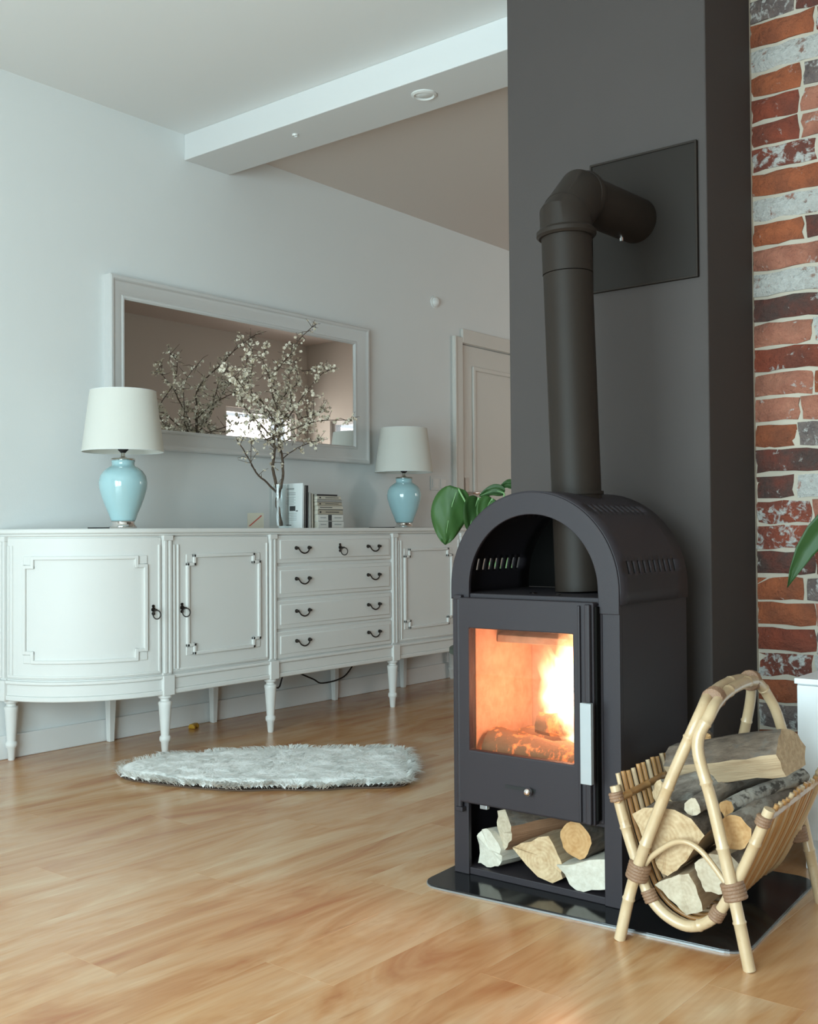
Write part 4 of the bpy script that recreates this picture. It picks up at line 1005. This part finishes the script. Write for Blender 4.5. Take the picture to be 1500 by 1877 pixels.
bamboo('hoop', [(2.168, y, z) for y, z in HO], .0118); bamboo('hoop', [(2.600, y + shift(2.6), z) for y, z in HO], .0118)
def rail(y, z, w_):
    bamboo('rail', [(2.150, y + shift(2.15), z), (2.3, y + shift(2.3), z), (2.45, y + shift(2.45), z), (2.622, y + shift(2.622), z)], .0085, 'rattan_rod', nodes=.10)
rail(1.150, .302, 1); rail(.826, .302, -1)
for i in range(14):
    x = 2.192 + i * .0292
    pts = []
    for y, z in HO:
        c = Vector((.987, .20)); v_ = Vector((y, z)) - c; v_ = v_ * 1.0; pts.append((x, c.x + v_.x + shift(x), c.y + v_.y))
    y0, z0 = HO[0]; y1, z1 = HO[-1]
    pts = [(x, 1.166 + shift(x), .350 + rnd.uniform(-.004, .004))] + [(x, p[1], p[2]) for p in pts[1:-1]] + [(x, .820 + shift(x), .318 + rnd.uniform(-.003, .003))]
    MB().tube(smooth_path(pts, 3), .0055, 8).build('rod', 'rattan_rod' if i % 3 else 'bamboo', bk_, off=OBK, smooth=60)
bamboo('front_arch', [(2.163, 1.098, .150), (2.163, 1.070, .190), (2.162, 1.010, .231), (2.162, .960, .222), (2.162, .905, .165)], .0062, nodes=0)
bamboo('back_arch', [(2.604, 1.130, .150), (2.604, 1.10, .190), (2.604, 1.040, .231), (2.604, .990, .222), (2.604, .935, .165)], .0062, nodes=0)
lash((2.158, 1.102, .152), (.04, -.28, 1), .024, .036); lash((2.160, .886, .152), (0, .3, 1), .024, .036)
lash((2.245, .961, .532), (1, .1, .1), .0235, .030); lash((2.535, .992, .536), (1, .1, -.12), .0235, .026)
lash((2.168, 1.080, .100), (0, -.5, -1), .0150, .026, 4); lash((2.168, .926, .094), (0, -.5, .9), .0150, .026, 4)
lash((2.160, 1.155, .306), (0, .28, 1), .0150, .020, 3); lash((2.162, .823, .306), (0, -.35, 1), .0150, .020, 3)
lash((2.610, 1.155, .152), (.05, .28, -1), .022, .036); lash((2.616, .912, .165), (0, .2, 1), .022, .036)
# logs lying in the basket
G2 = 'firewood in the bamboo basket'
log('firewood_log', (2.187, 1.047, .228), (2.50, 1.066, .228), pf([(.080, .038), (.051, .056), (.022, .065), (-.020, .062), (-.059, .048), (-.086, .019), (-.064, -.010), (-.030, -.058), (-.002, -.082), (.018, -.078), (.032, -.054), (.055, -.003)], (0, 1, 2, 3, 4)), 0, 'big quarter log with a wide pale cut face at the front left of the basket', ['bark_brown', 'wood_split', 'wood_end'], G2, 11)
log('firewood_log', (2.192, 1.015, .112), (2.50, 1.035, .112), pf([(.064, .008), (.025, .033), (-.017, .049), (-.031, .024), (-.044, -.030), (-.008, -.044), (.012, -.026)]), 0, 'square split log lying lowest in the basket', ['bark_brown', 'wood_split', 'wood_end_pale'], G2, 12)
log('firewood_log', (2.205, .944, .168), (2.50, .962, .168), pf([(.048, .011), (.012, .035), (-.031, .042), (-.050, .026), (-.041, -.010), (-.018, -.040), (.024, -.048), (.040, -.015)], (2, 3, 4)), 0, 'pale split log low in the basket under the round log', ['bark_grey', 'wood_split', 'wood_end_pale'], G2, 13)
log('firewood_log', (2.200, .898, .262), (2.54, .918, .270), rnd_prof(.0355, 20), 0, 'round log with a honey coloured cut face at the right of the basket', ['bark_grey', 'wood_split', 'wood_end_warm'], G2, 14)
log('firewood_log', (2.235, .932, .300), (2.575, .885, .314), rnd_prof(.0175, 14), 0, 'thin log with pale grey bark lying above the round log in the basket', ['bark_birch', 'wood_split', 'wood_end_warm'], G2, 15, bend=.006)
log('firewood_log', (2.204, .995, .298), (2.46, .985, .312), rnd_prof(.0185, 14), 0, 'thin branch with a round white cut end on the quarter log', ['bark_grey', 'wood_split', 'wood_end_pale'], G2, 16)
log('firewood_log', (2.255, 1.090, .300), (2.57, .935, .335), rnd_prof(.033, 18), 0, 'grey bark log under the big split log on top of the basket', BG, G2, 17)
log('firewood_log', (2.425, 1.128, .352), (2.375, .842, .425), wedge(.060, -25, 170, 11, -.034, -.036), 0, 'large bark covered split log lying across the top of the basket', ['bark_brown', 'wood_split', 'wood_split'], G2, 18)
log('firewood_log', (2.455, 1.070, .402), (2.53, 1.10, .392), rnd_prof(.012, 12), 0, 'small stub with a reddish cut end behind the top log in the basket', BB_, G2, 19)

# ================================================================== WHITE CABINET AND PLANT ON IT
cb_ = empty('white_cabinet', (3.01, .52, 0)); tag(cb_, 'low white cabinet standing against the brick wall at the right edge', 'cabinet'); OC = cb_.location.copy()
cbb = lambda m, n_, par=cb_, mat='cabinet_white', bv=.002: m.build(n_, mat, par, off=OC, bevel=bv)
cbb(MB().box(2.875, 3.170, .030, .998, .080, .490), 'body'); cbb(MB().box(2.862, 3.172, .022, 1.002, .490, .505), 'top_board')
cbb(MB().box(2.885, 3.165, .045, .985, .0, .080), 'plinth')
for y0, y1 in ((.034, .512), (.516, .994)):
    d_ = cbb(MB().box(2.860, 2.875, y0, y1, .084, .487), 'door'); cbb(MB().box(2.852, 2.860, (y0 + y1) / 2 - .06, (y0 + y1) / 2 + .06, .455, .463), 'handle', d_, 'brushed_steel')
def leaf_mesh(path, width, fold=.35, shape='heart', n=14):
    """path: midrib points; width: half width; returns mesh with slight fold"""
    Pm = smooth_path(path, max(2, n // (len(path) - 1))); k = len(Pm); vs = []; fs = []; c = 7
    up = Vector((0, 0, 1))
    for i, p in enumerate(Pm):
        t = i / (k - 1); T_ = (Pm[min(i + 1, k - 1)] - Pm[max(i - 1, 0)]).normalized()
        wv = (math.sin(PI * min(1, t * .92 + .08)) ** .75 * (1 - .35 * t)) if shape == 'heart' else math.sin(PI * min(1, t + .02)) ** .8
        wv = max(.015, wv) * width; yield_ = (p, T_, wv)
        vs.append(yield_)
    return vs
def leaf(name, path, width, side, normal, mat, parent, off, fold=.25, shape='heart', vein=True):
    rows_ = leaf_mesh(path, width, shape=shape); m = MB(); V = []; Fs = []; c = 9; side = Vector(side).normalized(); nr = Vector(normal).normalized()
    for p, T_, wv in rows_:
        s_ = (side - T_ * side.dot(T_)).normalized(); n_ = s_.cross(T_); n_ = n_ if n_.dot(nr) > 0 else -n_
        for j in range(c): a = (j - (c - 1) / 2) / ((c - 1) / 2); V.append(p + s_ * a * wv + n_ * (abs(a) * fold * wv + .004 * math.sin(a * 7 + p.z * 60)))
    k = len(rows_)
    for i in range(k - 1):
        for j in range(c - 1): Fs.append((i * c + j, i * c + j + 1, (i + 1) * c + j + 1, (i + 1) * c + j))
    m.add(V, Fs); o = m.build(name, mat, parent, off=off, smooth=60, solid=.0012)
    if vein: MB().tube([r_[0] for r_ in rows_], [.0022 * (1 - .8 * i / k) for i in range(k)], 6).build('midrib', 'leaf_vein', o, off=off, smooth=60)
    return o
pl = empty('potted_plant', (3.0, .62, .5055)); tag(pl, 'green plant on the white cabinet, one long drooping leaf before the bricks', 'plant'); OP = pl.location.copy()
MB().lathe([(.055, 0), (.060, .004), (.078, .13), (.084, .135), (.084, .150), (.076, .150), (.072, .120)], tuple(OP), 32, close=True).build('pot', 'terracotta', pl, off=OP, smooth=40)
MB().lathe([(.001, .122), (.070, .122), (.074, .118)], tuple(OP), 24, close=False).build('soil', 'soil', pl, off=OP)
leaf('leaf', [(3.0, .63, .63), (2.975, .72, .86), (2.945, .82, .965), (2.92, .915, .925), (2.905, .985, .84), (2.900, 1.030, .742)], .040, (.25, -.45, -.85), (-1, .2, .2), 'leaf_deep', pl, OP, .3, 'blade')
for a, L, h in ((-.4, .22, .55), (-1.3, .24, .48), (-2.3, .22, .5), (2.6, .10, .45), (-.9, .14, .62)):
    d_ = Vector((math.cos(a), math.sin(a), 0)) if a != 2.6 else Vector((-.3, .5, 0)).normalized()
    d_ = Vector((min(d_.x, .35), d_.y, 0))
    b_ = Vector((3.0, .62, .63)); leaf('leaf', [b_, b_ + d_ * L * .3 + Vector((0, 0, h * .5)), b_ + d_ * L * .7 + Vector((0, 0, h * .72)), b_ + d_ * L * 1.2 + Vector((0, 0, h * .6))], .034, Vector((-d_.y, d_.x, 0)), (0, 0, 1), 'leaf_green', pl, OP, .3, 'blade')

# ================================================================== STOOL WITH PLANT BEHIND THE CHIMNEY
sl = empty('plant_stool', (3.46, 2.36, 0)); tag(sl, 'dark green round plant stool half hidden behind the stove', 'stool')
MB().lathe([(.175, .425), (.185, .430), (.185, .448), (.180, .452)], n=36).build('seat', 'stool_green', sl, smooth=40)
for a in (45, 135, 225, 315):
    c, s_ = math.cos(D2R(a)), math.sin(D2R(a)); MB().tube([(.15 * c, .15 * s_, 0), (.12 * c, .12 * s_, .426)], [.010, .014], 10).build('leg', 'stool_green', sl, smooth=40)
pp_ = empty('leafy_plant', (3.46, 2.33, .4522)); tag(pp_, 'leafy green plant behind the stove with one large heart shaped leaf', 'plant'); OL = pp_.location.copy()
MB().lathe([(.065, 0), (.072, .004), (.092, .15), (.098, .155), (.098, .172), (.088, .172), (.084, .14)], tuple(OL), 32, close=True).build('pot', 'terracotta', pp_, off=OL, smooth=40)
MB().lathe([(.001, .142), (.080, .142), (.086, .138)], tuple(OL), 24, close=False).build('soil', 'soil', pp_, off=OL)
base_ = Vector((3.46, 2.33, .59))
def stem_leaf(p0, pm, p1, width, side, nrm, mat, fold=.3):
    p0, pm, p1 = Vector(p0), Vector(pm), Vector(p1)
    c1 = base_.lerp(p0, .5) + Vector((0, 0, .06)); MB().tube(smooth_path([base_, c1, p0], 6), [.004] * 13, 7).build('stem', 'leaf_vein', pp_, off=OL, smooth=60)
    leaf('leaf', [p0, pm, p1], width, side, nrm, mat, pp_, OL, fold)
camside = (.62, -.78, 0)
stem_leaf((3.352, 2.462, 1.068), (3.335, 2.492, .960), (3.345, 2.520, .848), .088, camside, (-.6, -.5, .2), 'leaf_green', -.35)
stem_leaf((3.400, 2.40, 1.03), (3.385, 2.41, .975), (3.375, 2.43, .900), .065, (.8, -.5, 0), (-.6, -.5, .2), 'leaf_deep', .3)
stem_leaf((3.40, 2.335, 1.025), (3.38, 2.35, .985), (3.36, 2.37, .935), .05, (.7, -.7, .2), (-.6, -.5, .4), 'leaf_green', .3)
stem_leaf((3.43, 2.30, 1.045), (3.42, 2.34, 1.055), (3.40, 2.395, 1.035), .028, (.4, .1, .9), (-.8, -.5, .4), 'leaf_deep', .25)
stem_leaf((3.45, 2.26, 1.065), (3.45, 2.29, 1.080), (3.44, 2.325, 1.065), .022, (.3, .1, .9), (-.8, -.5, .4), 'leaf_deep', .2)
stem_leaf((3.58, 2.28, .95), (3.62, 2.24, .90), (3.66, 2.20, .82), .06, (.6, .7, 0), (.4, -.4, .6), 'leaf_green', .3)
stem_leaf((3.52, 2.42, .98), (3.56, 2.47, .93), (3.60, 2.52, .85), .06, (-.7, .6, 0), (.4, .4, .6), 'leaf_green', .3)
